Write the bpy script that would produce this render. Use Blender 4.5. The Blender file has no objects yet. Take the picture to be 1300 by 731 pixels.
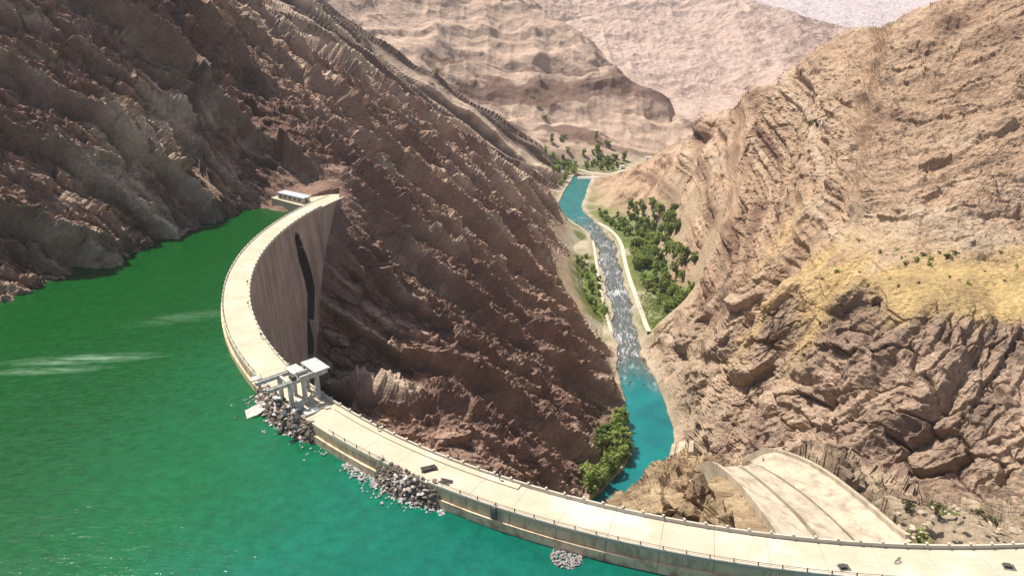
import bpy, bmesh, math, random
import numpy as np
from mathutils import Vector, Matrix, Euler

random.seed(7)
RNG = np.random.default_rng(11)
scene = bpy.context.scene
COL = scene.collection
R = math.radians

# ------------------------------------------------------------------ camera
CAM_H, PITCH, FPX = 100.0, R(21.8), 950.0       # drone 100 m above the crest
cam_d = bpy.data.cameras.new('camera')
cam = bpy.data.objects.new('camera', cam_d)
COL.objects.link(cam)
cam.location = (0, 0, CAM_H)
cam.rotation_euler = (math.pi / 2 - PITCH, 0, 0)
cam_d.sensor_width = 36
cam_d.lens = 36 * FPX / 1300
cam_d.clip_start = 1.0
cam_d.clip_end = 30000
scene.camera = cam

# ------------------------------------------------------------------ sky, sun, exposure
SUN_EL = R(60)
SUN_DIR = Vector((-0.80 * math.cos(SUN_EL), 0.60 * math.cos(SUN_EL), math.sin(SUN_EL))).normalized()
world = bpy.data.worlds.new('World')
scene.world = world
world.use_nodes = True
wn = world.node_tree.nodes
wl = world.node_tree.links
sky = wn.new('ShaderNodeTexSky')
sky.sky_type = 'NISHITA'
sky.sun_disc = False
sky.sun_elevation = SUN_EL
sky.sun_rotation = math.atan2(SUN_DIR.x, SUN_DIR.y)
sky.air_density = 1.0
sky.dust_density = 1.5
wl.new(sky.outputs[0], wn['Background'].inputs[0])
wn['Background'].inputs[1].default_value = 0.09
sun_d = bpy.data.lights.new('sun', 'SUN')
sun_d.energy = 5.0
sun_d.angle = R(0.53)
sun_d.color = (1.0, 0.94, 0.85)
sun = bpy.data.objects.new('sun', sun_d)
COL.objects.link(sun)
sun.location = (-300, 100, 400)
sun.rotation_euler = SUN_DIR.to_track_quat('Z', 'Y').to_euler()
vs = scene.view_settings
vs.view_transform = 'Standard'
vs.look = 'None'
vs.exposure = 0.62
vs.gamma = 1.0
vs.use_curve_mapping = False
scene.cycles.use_denoising = True
scene.cycles.denoiser = 'OPENIMAGEDENOISE'
scene.cycles.denoising_input_passes = 'RGB_ALBEDO_NORMAL'
scene.cycles.denoising_prefilter = 'NONE'
scene.cycles.max_bounces = 6
scene.cycles.volume_bounces = 1

# ------------------------------------------------------------------ helpers
def obj(name, me, mat=None, parent=None, loc=None):
    o = bpy.data.objects.new(name, me)
    COL.objects.link(o)
    if mat is not None and me is not None:
        if len(me.materials) == 0:
            me.materials.append(mat)
    if parent is not None:
        o.parent = parent
    if loc is not None:
        o.location = loc
    return o

def empty(name, loc=(0, 0, 0), rz=0.0):
    o = bpy.data.objects.new(name, None)
    COL.objects.link(o)
    o.location = loc
    o.rotation_euler = (0, 0, rz)
    return o

def tag(o, label=None, cat=None, group=None, kind=None):
    if label: o['label'] = label
    if cat: o['category'] = cat
    if group: o['group'] = group
    if kind: o['kind'] = kind
    return o

def mesh_np(name, verts, faces, smooth=False):
    """verts (n,3), faces (m,k) with k 3 or 4"""
    me = bpy.data.meshes.new(name)
    v = np.asarray(verts, np.float32)
    f = np.asarray(faces, np.int32)
    me.vertices.add(len(v))
    me.vertices.foreach_set('co', v.ravel())
    k = f.shape[1]
    me.loops.add(f.size)
    me.loops.foreach_set('vertex_index', f.ravel())
    me.polygons.add(len(f))
    me.polygons.foreach_set('loop_start', np.arange(0, f.size, k, dtype=np.int32))
    me.polygons.foreach_set('use_smooth', np.full(len(f), smooth, bool))
    me.update(calc_edges=True)
    return me

class MB:
    """collects boxes, prisms and tubes into one mesh"""
    def __init__(self):
        self.v, self.f = [], []
    def add(self, vs_, fs_):
        b = len(self.v)
        self.v += [tuple(p) for p in vs_]
        self.f += [tuple(i + b for i in q) for q in fs_]
        return self
    def hexa(self, p):
        """8 corners: bottom ring 0-3, top ring 4-7"""
        return self.add(p, [(3, 2, 1, 0), (4, 5, 6, 7), (0, 1, 5, 4), (1, 2, 6, 5), (2, 3, 7, 6), (3, 0, 4, 7)])
    def box(self, x0, x1, y0, y1, z0, z1):
        return self.hexa([(x0, y0, z0), (x1, y0, z0), (x1, y1, z0), (x0, y1, z0),
                          (x0, y0, z1), (x1, y0, z1), (x1, y1, z1), (x0, y1, z1)])
    def bar(self, a, b, w, h=None, up=(0, 0, 1)):
        h = h or w
        a, b = Vector(a), Vector(b)
        d = (b - a).normalized()
        u = Vector(up)
        if abs(d.dot(u)) > 0.95: u = Vector((1, 0, 0))
        s = d.cross(u).normalized() * w / 2
        u = s.cross(d).normalized() * h / 2
        return self.hexa([a - s - u, a + s - u, b + s - u, b - s - u, a - s + u, a + s + u, b + s + u, b - s + u])
    def tube(self, a, b, r0, r1, n=7):
        a, b = Vector(a), Vector(b)
        d = (b - a).normalized()
        u = Vector((0, 0, 1)) if abs(d.z) < 0.9 else Vector((1, 0, 0))
        s = d.cross(u).normalized(); u = s.cross(d)
        ring = [(math.cos(2 * math.pi * i / n), math.sin(2 * math.pi * i / n)) for i in range(n)]
        vs_ = [a + (s * c + u * q) * r0 for c, q in ring] + [b + (s * c + u * q) * r1 for c, q in ring]
        fs_ = [(i, (i + 1) % n, n + (i + 1) % n, n + i) for i in range(n)]
        fs_ += [tuple(range(n - 1, -1, -1)), tuple(range(n, 2 * n))]
        return self.add(vs_, fs_)
    def mesh(self, name, mat=None, bevel=0.0):
        me = bpy.data.meshes.new(name)
        me.from_pydata([tuple(p) for p in self.v], [], self.f)
        bm = bmesh.new(); bm.from_mesh(me)
        bmesh.ops.recalc_face_normals(bm, faces=bm.faces)
        if bevel:
            bmesh.ops.bevel(bm, geom=list(bm.edges), offset=bevel, segments=1, affect='EDGES')
        bm.to_mesh(me); bm.free()
        if mat: me.materials.append(mat)
        return me
    def build(self, name, mat, parent=None, bevel=0.0, loc=None):
        return obj(name, self.mesh(name, mat, bevel), None, parent, loc)

# ---- materials
def new_mat(name):
    m = bpy.data.materials.new(name)
    m.use_nodes = True
    return m, m.node_tree.nodes, m.node_tree.links, m.node_tree.nodes['Principled BSDF']

def nd(n, t, **kw):
    x = n.new(t)
    for k, v in kw.items():
        if k.startswith('i_'):
            x.inputs[k[2:].replace('_', ' ')].default_value = v
        else:
            setattr(x, k, v)
    return x

def ramp(n, stops, interp='LINEAR'):
    r = n.new('ShaderNodeValToRGB')
    e = r.color_ramp.elements
    while len(e) < len(stops): e.new(0.5)
    for q, (p, c) in zip(e, stops):
        q.position = p
        q.color = (c[0], c[1], c[2], 1) if not isinstance(c, (int, float)) else (c, c, c, 1)
    r.color_ramp.interpolation = interp
    return r

def mottled(name, c1, c2, scale=0.3, rough=0.9, bump=0.3, bscale=2.0, streak=None, c3=None):
    """concrete or plaster with blotches, optional vertical streaks"""
    m, n, l, b = new_mat(name)
    tc = nd(n, 'ShaderNodeNewGeometry')
    no = nd(n, 'ShaderNodeTexNoise', i_Scale=scale, i_Detail=8.0, i_Roughness=0.68)
    l.new(tc.outputs['Position'], no.inputs['Vector'])
    rp = ramp(n, [(0.32, c1), (0.68, c2)])
    l.new(no.outputs[0], rp.inputs[0])
    out = rp.outputs[0]
    if streak:
        mp = nd(n, 'ShaderNodeMapping'); mp.inputs['Scale'].default_value = streak
        l.new(tc.outputs['Position'], mp.inputs[0])
        n2 = nd(n, 'ShaderNodeTexNoise', i_Scale=1.0, i_Detail=6.0, i_Roughness=0.7)
        l.new(mp.outputs[0], n2.inputs['Vector'])
        r2 = ramp(n, [(0.46, 0.0), (0.66, 1.0)])
        l.new(n2.outputs[0], r2.inputs[0])
        mx = nd(n, 'ShaderNodeMix', data_type='RGBA')
        l.new(r2.outputs[0], mx.inputs[0]); l.new(out, mx.inputs[6])
        mx.inputs[7].default_value = (*(c3 or [x * 0.5 for x in c1]), 1)
        out = mx.outputs[2]
    l.new(out, b.inputs['Base Color'])
    b.inputs['Roughness'].default_value = rough
    b.inputs['Specular IOR Level'].default_value = 0.25
    n3 = nd(n, 'ShaderNodeTexNoise', i_Scale=bscale, i_Detail=6.0, i_Roughness=0.7)
    l.new(tc.outputs['Position'], n3.inputs['Vector'])
    bp = nd(n, 'ShaderNodeBump', i_Strength=bump, i_Distance=0.25)
    l.new(n3.outputs[0], bp.inputs['Height'])
    l.new(bp.outputs[0], b.inputs['Normal'])
    return m

def plain(name, c, rough=0.7, metal=0.0):
    return mottled(name, [x * 0.8 for x in c], [min(1, x * 1.15) for x in c], 1.2, rough, 0.15, 5.0)

# ------------------------------------------------------------------ numpy noise
def _hash(ix, iy, iz, seed):
    h = (ix.astype(np.uint32) * np.uint32(374761393) + iy.astype(np.uint32) * np.uint32(668265263)
         + iz.astype(np.uint32) * np.uint32(2147483647 - 41) + np.uint32(seed * 2654435 + 97))
    h = (h ^ (h >> np.uint32(13))) * np.uint32(1274126177)
    h = (h ^ (h >> np.uint32(16))) * np.uint32(2246822519)
    return h ^ (h >> np.uint32(15))

def vnoise(p, seed=0):
    """value noise -1..1, p (n,3)"""
    fl = np.floor(p)
    i = fl.astype(np.int32)
    f = (p - fl).astype(np.float32)
    u = f * f * f * (f * (f * 6 - 15) + 10)
    r = np.zeros(len(p), np.float32)
    for dx in (0, 1):
        wx = u[:, 0] if dx else 1 - u[:, 0]
        for dy in (0, 1):
            wy = wx * (u[:, 1] if dy else 1 - u[:, 1])
            for dz in (0, 1):
                w = wy * (u[:, 2] if dz else 1 - u[:, 2])
                h = _hash(i[:, 0] + dx, i[:, 1] + dy, i[:, 2] + dz, seed)
                r += w * (h.astype(np.float32) * np.float32(2 / 4294967296.0) - 1)
    return r

def fbm(p, scale, octs, seed=0, gain=0.5, ridged=False):
    a, s, tot = 1.0, 1.0 / scale, 0
    r = np.zeros(len(p), np.float32)
    for k in range(octs):
        v = vnoise(p * s + 17.3 * k, seed + k)
        r += a * ((1 - 2 * np.abs(v)) if ridged else v)
        tot += a
        a *= gain; s *= 2.03
    return r / tot

def noise1(t, seed=0, smooth=0.0):
    """piecewise linear 1-D noise -1..1"""
    fl = np.floor(t)
    f = (t - fl).astype(np.float32)
    if smooth: f = f + smooth * (f * f * (3 - 2 * f) - f)
    i = fl.astype(np.int32)
    z = np.zeros_like(i)
    a = _hash(i, z, z, seed).astype(np.float32) * np.float32(2 / 4294967296.0) - 1
    b = _hash(i + 1, z, z, seed).astype(np.float32) * np.float32(2 / 4294967296.0) - 1
    return a + (b - a) * f

def worley(p, seed=0):
    """F1, F2, random value and a random tilted facet for the nearest cell"""
    fl = np.floor(p); i = fl.astype(np.int32); f = (p - fl).astype(np.float32)
    n = len(p)
    F1 = np.full(n, 9.0, np.float32); F2 = F1.copy(); best = np.zeros(n, np.uint32); off = np.zeros((n, 3), np.float32)
    k = np.float32(1 / 1023)
    for dx in (-1, 0, 1):
        for dy in (-1, 0, 1):
            for dz in (-1, 0, 1):
                h = _hash(i[:, 0] + dx, i[:, 1] + dy, i[:, 2] + dz, seed)
                ox = dx + (h & np.uint32(1023)).astype(np.float32) * k - f[:, 0]
                oy = dy + ((h >> np.uint32(10)) & np.uint32(1023)).astype(np.float32) * k - f[:, 1]
                oz = dz + ((h >> np.uint32(20)) & np.uint32(1023)).astype(np.float32) * k - f[:, 2]
                d = ox * ox + oy * oy + oz * oz
                c = d < F1
                F2 = np.where(c, F1, np.minimum(F2, d))
                F1 = np.where(c, d, F1)
                best = np.where(c, h, best)
                off[c, 0] = ox[c]; off[c, 1] = oy[c]; off[c, 2] = oz[c]
    h2 = _hash(best, best, best, 5)
    val = (h2 & np.uint32(1023)).astype(np.float32) * k
    h3 = _hash(best, h2, best, 9)
    g = np.stack([(h3 >> np.uint32(sft) & np.uint32(1023)).astype(np.float32) * k - .5 for sft in (0, 10, 20)], 1)
    return np.sqrt(F1), np.sqrt(F2), val, (g * off).sum(1)

def slab(t, u, lam, L, seed, rise=.12):
    """stacked beds: a steep scarp at the foot of each bed, then a gentle back slope, broken along u by joints"""
    tt = t / lam
    i = np.floor(tt); f = (tt - i).astype(np.float32); i = i.astype(np.int32)
    uu = u / L + i * 0.37
    j = np.floor(uu); g = (uu - j).astype(np.float32); j = j.astype(np.int32)
    z = np.zeros_like(i)
    k = np.float32(1 / 4294967296.0)
    a = _hash(i, j, z, seed).astype(np.float32) * k
    b = _hash(i, j + 1, z, seed).astype(np.float32) * k
    g = np.clip((g - .3) / .4, 0, 1)
    A = .15 + .85 * (a + (b - a) * g)
    return A * np.where(f < rise, f / rise, (1 - f) / (1 - rise))

def sstep(a, b, x):
    t = np.clip((x - a) / (b - a), 0, 1)
    return t * t * (3 - 2 * t)

# ------------------------------------------------------------------ terrain: surveyed points
SP, CP = math.sin(PITCH), math.cos(PITCH)
def at_y(px, py, y):
    """ground point seen at photo pixel px,py whose distance down the valley is y"""
    u, v = px - 650.0, 365.5 - py
    dy = FPX * CP + v * SP; dz = -FPX * SP + v * CP
    t = y / dy
    return (u * t, y, CAM_H + dz * t)
def at_z(px, py, z):
    u, v = px - 650.0, 365.5 - py
    dy = FPX * CP + v * SP; dz = -FPX * SP + v * CP
    t = (z - CAM_H) / dz
    return (u * t, dy * t, z)

CX, CY = 85.8, 302.9           # centre of the arch
WATER, RIVER = -5.0, -140.0
S = []                          # (x, y, z, zone)
def Y(zone, *pts):
    for px, py, y in pts: S.append((*at_y(px, py, y), zone))
def Z(zone, *pts):
    for px, py, z in pts: S.append((*at_z(px, py, z), zone))
def W(zone, *pts):
    for p in pts: S.append((*p, zone))
def march(zone, px, py0, z0, *steps):
    p = at_z(px, py0, z0); S.append((*p, zone))
    for py, s in steps:
        u, v = px - 650.0, 365.5 - py
        k = (FPX * SP - v * CP) / (FPX * CP + v * SP)
        y = (CAM_H - p[2] + s * p[1]) / (s + k)
        p = at_y(px, py, y); S.append((*p, zone))

CH_A, CH_B = -4.0, -0.40                 # spillway bed: height at y = 118, fall per metre
def chute_z(y):
    return CH_A + CH_B * (y - 118) - 0.006 * max(0.0, y - 182) ** 2
def at_chute(px, py):
    y = 150.0
    for _ in range(40):
        u, v = px - 650.0, 365.5 - py
        k = (FPX * SP - v * CP) / (FPX * CP + v * SP)
        y = .5 * y + .5 * (CAM_H - chute_z(y)) / k
    return at_y(px, py, y)
CH_EDGES = [[at_chute(*p) for p in e] for e in (
    [(990, 683), (968, 652), (948, 626), (930, 607), (914, 595)],          # outer left wall
    [(1040, 685), (1012, 652), (985, 627), (962, 607), (944, 594)],        # divider
    [(1087, 688), (1052, 654), (1020, 627), (990, 606), (966, 592)],       # divider
    [(1134, 691), (1090, 650), (1050, 617), (1018, 597), (990, 587)])]     # outer right wall
for e, o in ((CH_EDGES[0], (-3, 0, -.8)), (CH_EDGES[0], (-10, 1, -3.0)), (CH_EDGES[3], (3, 0, 3.2))):
    W('mo' if o[0] < 0 else 'gr', *[(p[0] + o[0], p[1] + o[1], p[2] + o[2]) for p in e[:4]])
# reservoir bed and shore
W('bed', (0, 60, -60), (-100, 150, -60), (-145, 240, -40), (-200, 150, -45), (100, 60, -50), (220, 60, -30), (-90, 90, -60),
  (-138, 320, -28), (40, 85, -60), (-130, 355, -20), (-300, 60, -40), (150, 80, -40))
W('lm', (-235, 200, -5), (-310, 120, -5), (-300, 260, 60), (-400, 160, 60), (-460, 300, 170), (-560, 200, 170))
march('lm', 0, 375, -5, (250, .9), (130, .8), (0, .75), (-90, .7))
march('lm', 100, 345, -5, (220, .9), (100, .8), (0, .75), (-90, .7))
march('lm', 200, 312, -5, (200, .9), (80, .75), (0, .7), (-90, .6))
march('lm', 300, 270, -5, (200, .75), (100, .6), (0, .55))
march('lm', 345, 263, -5, (200, .7), (120, .55), (40, .5))
march('lm', -150, 400, -5, (200, .9), (0, .75))
W('lm', (-112, 371, -.5), (-100, 374, 0), (-92, 380, .3), (-124, 371, -4))
Y('lm', (400, 232, 394), (431, 252, 374), (445, 230, 392), (431, 180, 440), (431, 128, 490), (400, 92, 520))
# crest of the brown ridge, from high on the left down to the river
Y('lm', (262, 5, 570), (330, 40, 548), (400, 75, 536), (480, 117, 565), (560, 170, 625), (640, 212, 705), (700, 249, 800))
# slope below the left abutment
Y('lm', (418, 290, 363), (420, 350, 351), (421, 460, 333), (430, 515, 302), (480, 500, 322), (480, 400, 352), (480, 300, 395),
  (480, 205, 480), (480, 148, 535), (500, 550, 290), (560, 560, 285), (560, 450, 345), (560, 350, 400), (560, 250, 490),
  (560, 190, 580), (600, 590, 275), (640, 600, 285), (640, 500, 345), (640, 400, 410), (640, 300, 520), (640, 240, 620),
  (700, 620, 300), (700, 540, 348), (700, 450, 418), (700, 370, 510), (690, 290, 660), (690, 262, 740))
Z('lm', (735, 630, -138), (765, 560, -138), (785, 500, -138), (778, 455, -138), (705, 262, -138))
Z('floor', (760, 400, -138), (735, 345, -137), (725, 310, -137), (745, 300, -138.5), (720, 280, -138.5))
W('bed', (0, 235, -148), (-45, 190, -150), (28, 288, -145), (60, 330, -146), (84, 400, -146), (85, 500, -144), (90, 640, -144), (66, 850, -143),
  (90, 960, -143))
W('lm', (-88, 300, -108), (-75, 250, -128))
# hidden side valley behind the brown ridge
Y('l3', (330, 45, 680), (400, 78, 670), (480, 118, 690), (560, 172, 760), (640, 213, 820))
# pale striped slope and the dark wall behind it
Y('l3', (400, 40, 780), (490, 96, 860), (560, 148, 920), (640, 195, 955), (700, 225, 970), (420, 30, 900), (330, 0, 800),
  (510, 88, 985), (575, 128, 990), (645, 172, 1010), (690, 203, 1025))
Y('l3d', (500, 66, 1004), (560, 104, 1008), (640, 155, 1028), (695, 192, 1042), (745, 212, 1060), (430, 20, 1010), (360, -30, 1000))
W('l2', *[(x, y + 55, z - 22) for x, y, z in (at_y(500, 66, 1004), at_y(560, 104, 1008), at_y(640, 155, 1028))])
# banded pink hill
Z('floor', (770, 208, -138.5), (810, 206, -138), (740, 214, -138.5), (700, 214, -137))
Y('l2', (600, 100, 1230), (600, 30, 1370), (520, 30, 1330), (520, -20, 1420), (400, -20, 1250), (680, 150, 1180), (680, 90, 1290), (760, 165, 1175), (755, 194, 1118), (800, 198, 1112), (715, 190, 1105),
  (760, 120, 1290), (640, -20, 1500), (700, 28, 1480), (740, 58, 1450), (790, 95, 1400), (840, 135, 1330), (872, 166, 1260), (840, 180, 1200),
  (440, 40, 1200), (550, 70, 1220), (620, 140, 1160), (300, -40, 1250), (800, 170, 1190))
W('l1', (200, 1750, -150), (300, 1750, -165), (90, 1850, -110), (-150, 1950, -30), (380, 1550, -160), (270, 1360, -145), (450, 2300, -200), (200, 2300, -160), (-50, 2350, -90))
K1 = 1.45
Y('l1', *[(px, py, y * K1) for px, py, y in ((885, 128, 1771), (800, 60, 2000), (860, 100, 1850), (900, 40, 2100), (850, 10, 2220), (760, 10, 2200), (930, -2, 2260), (1000, 28, 2150),
  (1042, 48, 2050), (800, -25, 2330), (960, 80, 1900), (650, -30, 2300), (720, 30, 2100))])
W('l1', (1000, 4000, -120), (1500, 3900, -100), (300, 4200, -20), (1450, 3200, -100), (-900, 3800, 170), (-600, 2800, 160))
Y('l0', *[(px, py, y * 1.5) for px, py, y in ((960, 20, 4200), (1100, 25, 4200), (1150, -2, 5000), (1050, 0, 4900), (1000, -10, 5200), (1100, -30, 5600), (1250, 10, 4500), (800, -40, 5500))])
W('l0', (0, 9500, 430), (4500, 9000, 450), (-4500, 7500, 500), (6500, 6000, 400))
# right mountain
Y('r1', (1210, 0, 505), (1120, 43, 545), (1040, 88, 605), (960, 121, 665), (900, 154, 770), (850, 190, 885), (800, 218, 960), (765, 232, 965),
  (880, 300, 615), (880, 230, 705), (870, 190, 800), (960, 300, 455), (960, 230, 505), (960, 170, 545), (820, 250, 830), (790, 262, 835),
  (1060, 280, 338), (1060, 200, 386), (1060, 130, 448), (1180, 250, 314), (1180, 170, 364), (1180, 90, 424), (1180, 25, 478),
  (1300, 240, 300), (1300, 160, 340), (1300, 80, 390), (1300, 0, 445), (1300, -70, 500), (1430, 160, 325), (1430, 0, 425), (1430, 290, 262))
W('r1', *[(x * 1.13, y * 1.13, z - 45) for x, y, z in (at_y(1120, 36, 545), at_y(1040, 80, 605), at_y(960, 112, 665), at_y(900, 146, 770))])
W('r1', (480, 800, 40), (420, 1000, -60), (600, 600, 160), (700, 1200, 60), (220, 1060, -136), (300, 1150, -137))
Z('floor', (850, 300, -135), (880, 378, -130), (800, 285, -137), (840, 340, -137), (850, 400, -136), (820, 420, -137.5), (775, 268, -137.5))
# grassy terrace
Y('ter', (1300, 322, 262), (1180, 332, 272), (1060, 347, 300), (960, 364, 400), (1240, 355, 250), (1120, 358, 268), (1430, 330, 245))
Y('ter', (1020, 361, 325), (1090, 355, 290), (1000, 366, 340), (940, 378, 385), (1180, 352, 255), (1250, 375, 243))
Y('ter', (1300, 389, 232), (1180, 377, 237), (1060, 371, 262), (980, 377, 315))
Y('r3', (930, 386, 375), (890, 397, 440), (850, 411, 485))
# cliff under the terrace
Y('r1', (905, 382, 480), (1300, 312, 267), (1240, 317, 272), (1180, 322, 277), (1120, 331, 287), (1060, 338, 306), (1000, 351, 352), (950, 364, 415))
Y('r3', (830, 445, 478), (860, 500, 393), (900, 480, 368), (980, 470, 298), (1060, 480, 238), (1060, 420, 252), (1180, 500, 203), (1180, 430, 222),
  (1300, 500, 193), (1300, 430, 216), (980, 420, 306), (910, 430, 385), (880, 570, 337), (900, 560, 315), (950, 560, 268), (1000, 575, 238),
  (1060, 600, 206), (1130, 625, 184), (1230, 640, 168), (1300, 648, 158), (1430, 500, 185), (1430, 620, 160))
Z('r3', (858, 582, -138), (858, 545, -138), (833, 480, -138))
# rocky ground by the right abutment, spillway bed, mound
Y('gr', (1110, 655, 154), (1200, 668, 136), (1280, 676, 126), (1300, 660, 142), (1180, 690, 119), (1430, 690, 118))
W('gr', (170, 125, 6), (220, 130, 20), (160, 170, 0))
W('gr', *[(p[0], p[1], p[2] - 2.5) for p in CH_EDGES[1][:4] + CH_EDGES[2][:4]])
Y('mo', (850, 598, 240), (800, 640, 212), (880, 640, 180), (830, 655, 165), (790, 655, 185))
W('bed', (75, 285, -125), (45, 265, -128), (20, 215, -120), (0, 170, -110), (40, 150, -55))

S_xyz = np.array([p[:3] for p in S], float)
ZONES = ['bed', 'lm', 'l3', 'l3d', 'l2', 'l1', 'l0', 'r1', 'ter', 'r3', 'gr', 'mo', 'floor']
S_zone = np.array([ZONES.index(p[3]) for p in S])

def dom(x, y):
    return np.stack([np.arctan2(x, y), np.log(np.hypot(x, y))], -1)
S_dom = dom(S_xyz[:, 0], S_xyz[:, 1])

def tps_k(d2):
    return 0.5 * d2 * np.log(d2 + 1e-12)
def tps_fit(P, v, lam):
    n = len(P)
    d2 = ((P[:, None] - P[None]) ** 2).sum(-1)
    A = np.zeros((n + 3, n + 3))
    A[:n, :n] = tps_k(d2) + lam * np.eye(n)
    A[:n, n] = 1; A[:n, n + 1:] = P
    A[n, :n] = 1; A[n + 1:, :n] = P.T
    return np.linalg.solve(A, np.r_[v, 0, 0, 0])
def tps_eval(w, P, Q):
    out = np.empty(len(Q))
    n = len(P)
    for i in range(0, len(Q), 20000):
        q = Q[i:i + 20000]
        d2 = ((q[:, None] - P[None]) ** 2).sum(-1)
        out[i:i + 20000] = tps_k(d2) @ w[:n] + w[n] + q @ w[n + 1:]
    return out

TW = tps_fit(S_dom, S_xyz[:, 2], 2e-5)
NA, NL = 420, 620
GA = np.linspace(R(-50), R(50), NA)
GL = np.linspace(math.log(50), math.log(10500), NL)
_q = np.stack(np.meshgrid(GA, GL, indexing='ij'), -1).reshape(-1, 2)
H_GRID = tps_eval(TW, S_dom, _q).reshape(NA, NL)
# zone weights: soft nearest survey point
ZW = np.zeros((NA * NL, len(ZONES)), np.float32)
for i in range(0, len(_q), 20000):
    d2 = ((_q[i:i + 20000, None] - S_dom[None]) ** 2).sum(-1)
    m = d2.min(1, keepdims=True)
    w = np.exp(-(np.sqrt(d2) - np.sqrt(m)) / 0.018)
    for k in range(len(ZONES)):
        ZW[i:i + 20000, k] = w[:, S_zone == k].sum(1)
ZW /= ZW.sum(1, keepdims=True)
Z_GRID = ZW.reshape(NA, NL, -1)

def bilin(G, a, l):
    fa = np.clip((a - GA[0]) / (GA[1] - GA[0]), 0, NA - 1.001)
    fl = np.clip((l - GL[0]) / (GL[1] - GL[0]), 0, NL - 1.001)
    i = fa.astype(int); j = fl.astype(int); s = fa - i; t = fl - j
    if G.ndim == 3: s = s[:, None]; t = t[:, None]
    return G[i, j] * (1 - s) * (1 - t) + G[i + 1, j] * s * (1 - t) + G[i, j + 1] * (1 - s) * t + G[i + 1, j + 1] * s * t

# river: left and right bank, in plan
BANK_L = [(-60, 165), (-20, 225), (30, 300), (48, 320), (64, 345), (68, 372), (72, 428), (71, 467), (78, 542), (79, 600), (80, 650), (83, 720), (76, 775), (62, 815), (53, 850), (62, 910), (78, 977), (84, 1010)]
BANK_R = [(-30, 150), (12, 200), (57, 300), (66, 320), (88, 345), (96, 377), (94, 439), (93, 474), (98, 542), (101, 600), (101.5, 650), (107, 720), (98, 768), (86, 815), (80, 850), (92, 910), (103, 977), (110, 1010)]
def resample(P, n):
    P = np.array(P, float)
    for _ in range(2):   # smooth corners
        Q = [P[0]]
        for a, b in zip(P[:-1], P[1:]):
            Q += [a * .75 + b * .25, a * .25 + b * .75]
        Q.append(P[-1]); P = np.array(Q)
    s = np.r_[0, np.cumsum(np.hypot(*np.diff(P, axis=0).T))]
    t = np.linspace(0, s[-1], n)
    return np.stack([np.interp(t, s, P[:, 0]), np.interp(t, s, P[:, 1])], 1)
RB_L, RB_R = resample(BANK_L, 260), resample(BANK_R, 260)
_s = np.arange(260.)
_wob = lambda a: np.sin(_s * .31 + a) * .9 + np.sin(_s * .83 + a * 2.3) * .7 + np.sin(_s * 1.9 + a * 3.1) * .4
_rap = np.clip((RB_L[:, 1] - 440) / 40, 0, 1) * np.clip((800 - RB_L[:, 1]) / 40, 0, 1)
_d = (RB_R - RB_L) / np.linalg.norm(RB_R - RB_L, axis=1, keepdims=True)
RB_L = RB_L + _d * (_wob(0.4) * (.35 + _rap) + .5 + 2.6 * _rap)[:, None]
RB_R = RB_R - _d * (_wob(2.2) * (.35 + _rap) + .5 + 2.6 * _rap)[:, None]
RIV_C = (RB_L + RB_R) / 2
RIV_W = np.hypot(*(RB_L - RB_R).T) / 2
def _river_exact(x, y):
    out = np.empty(len(x), np.float32)
    for i in range(0, len(x), 40000):
        d = np.hypot(x[i:i + 40000, None] - RIV_C[None, :, 0], y[i:i + 40000, None] - RIV_C[None, :, 1])
        out[i:i + 40000] = (d - RIV_W[None]).min(1)
    return out
RX, RY = np.arange(-120, 331, 2.5), np.arange(120, 1151, 2.5)
_rx, _ry = np.meshgrid(RX, RY, indexing='ij')
R_GRID = _river_exact(_rx.ravel(), _ry.ravel()).reshape(_rx.shape)
def river_dist(x, y):
    """signed distance outside the channel (negative in the water), only near it"""
    fx = (x - RX[0]) / 2.5; fy = (y - RY[0]) / 2.5
    ok = (fx >= 0) & (fy >= 0) & (fx < len(RX) - 1.01) & (fy < len(RY) - 1.01)
    fx = np.clip(fx, 0, len(RX) - 1.01); fy = np.clip(fy, 0, len(RY) - 1.01)
    i = fx.astype(int); j = fy.astype(int); s = fx - i; t = fy - j
    d = R_GRID[i, j] * (1 - s) * (1 - t) + R_GRID[i + 1, j] * s * (1 - t) + R_GRID[i, j + 1] * (1 - s) * t + R_GRID[i + 1, j + 1] * s * t
    return np.where(ok, d, 999.0)

def ground_base(x, y):
    """smooth ground height, zone weights, distance to river"""
    q = dom(x, y)
    h = bilin(H_GRID, q[:, 0], q[:, 1])
    z = bilin(Z_GRID, q[:, 0], q[:, 1])
    rd = river_dist(x, y)
    r = np.hypot(x - CX, y - CY)
    th = np.degrees(np.arctan2(y - CY, x - CX)) % 360
    down = (r < 190) | (y > 390) | (x > 150)
    h = np.where(down & (y < 1400), np.maximum(h, RIVER + 1.2), h)             # no stray ponds
    bank = RIVER + 0.5 + np.clip(rd, 0, 400) * 1.1 + np.clip(rd, 0, 40) ** 2 * .07
    h = np.where((rd < 40) & down, np.minimum(h, np.maximum(bank, RIVER + .5)), h)
    h = np.where(rd < 0, RIVER - 2.0 - np.clip(-rd, 0, 3), h)
    # foundation pit of the dam
    ring = (r > 186.2) & (r < 199.5) & (th > 160.5) & (th < 287)
    h = np.where(ring, np.minimum(h, -7.5), h)
    up = (r >= 199.5) & (th > 168) & (th < 285) & (r < 215)
    h = np.where(up, np.minimum(h, -8.0), h)
    # spillway bed stays under the chute
    return h, z, rd
NB = {'lm': Vector((.22, .88, .30)), 'l3': Vector((.25, .85, .36)), 'l2': Vector((.10, -.05, .99)), 'r1': Vector((-.30, -.12, .94)), 'r3': Vector((-.70, .30, .62))}
NB = {k: np.array(v.normalized()) for k, v in NB.items()}
def zi(z, *names):
    return sum(z[:, ZONES.index(k)] for k in names)

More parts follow.
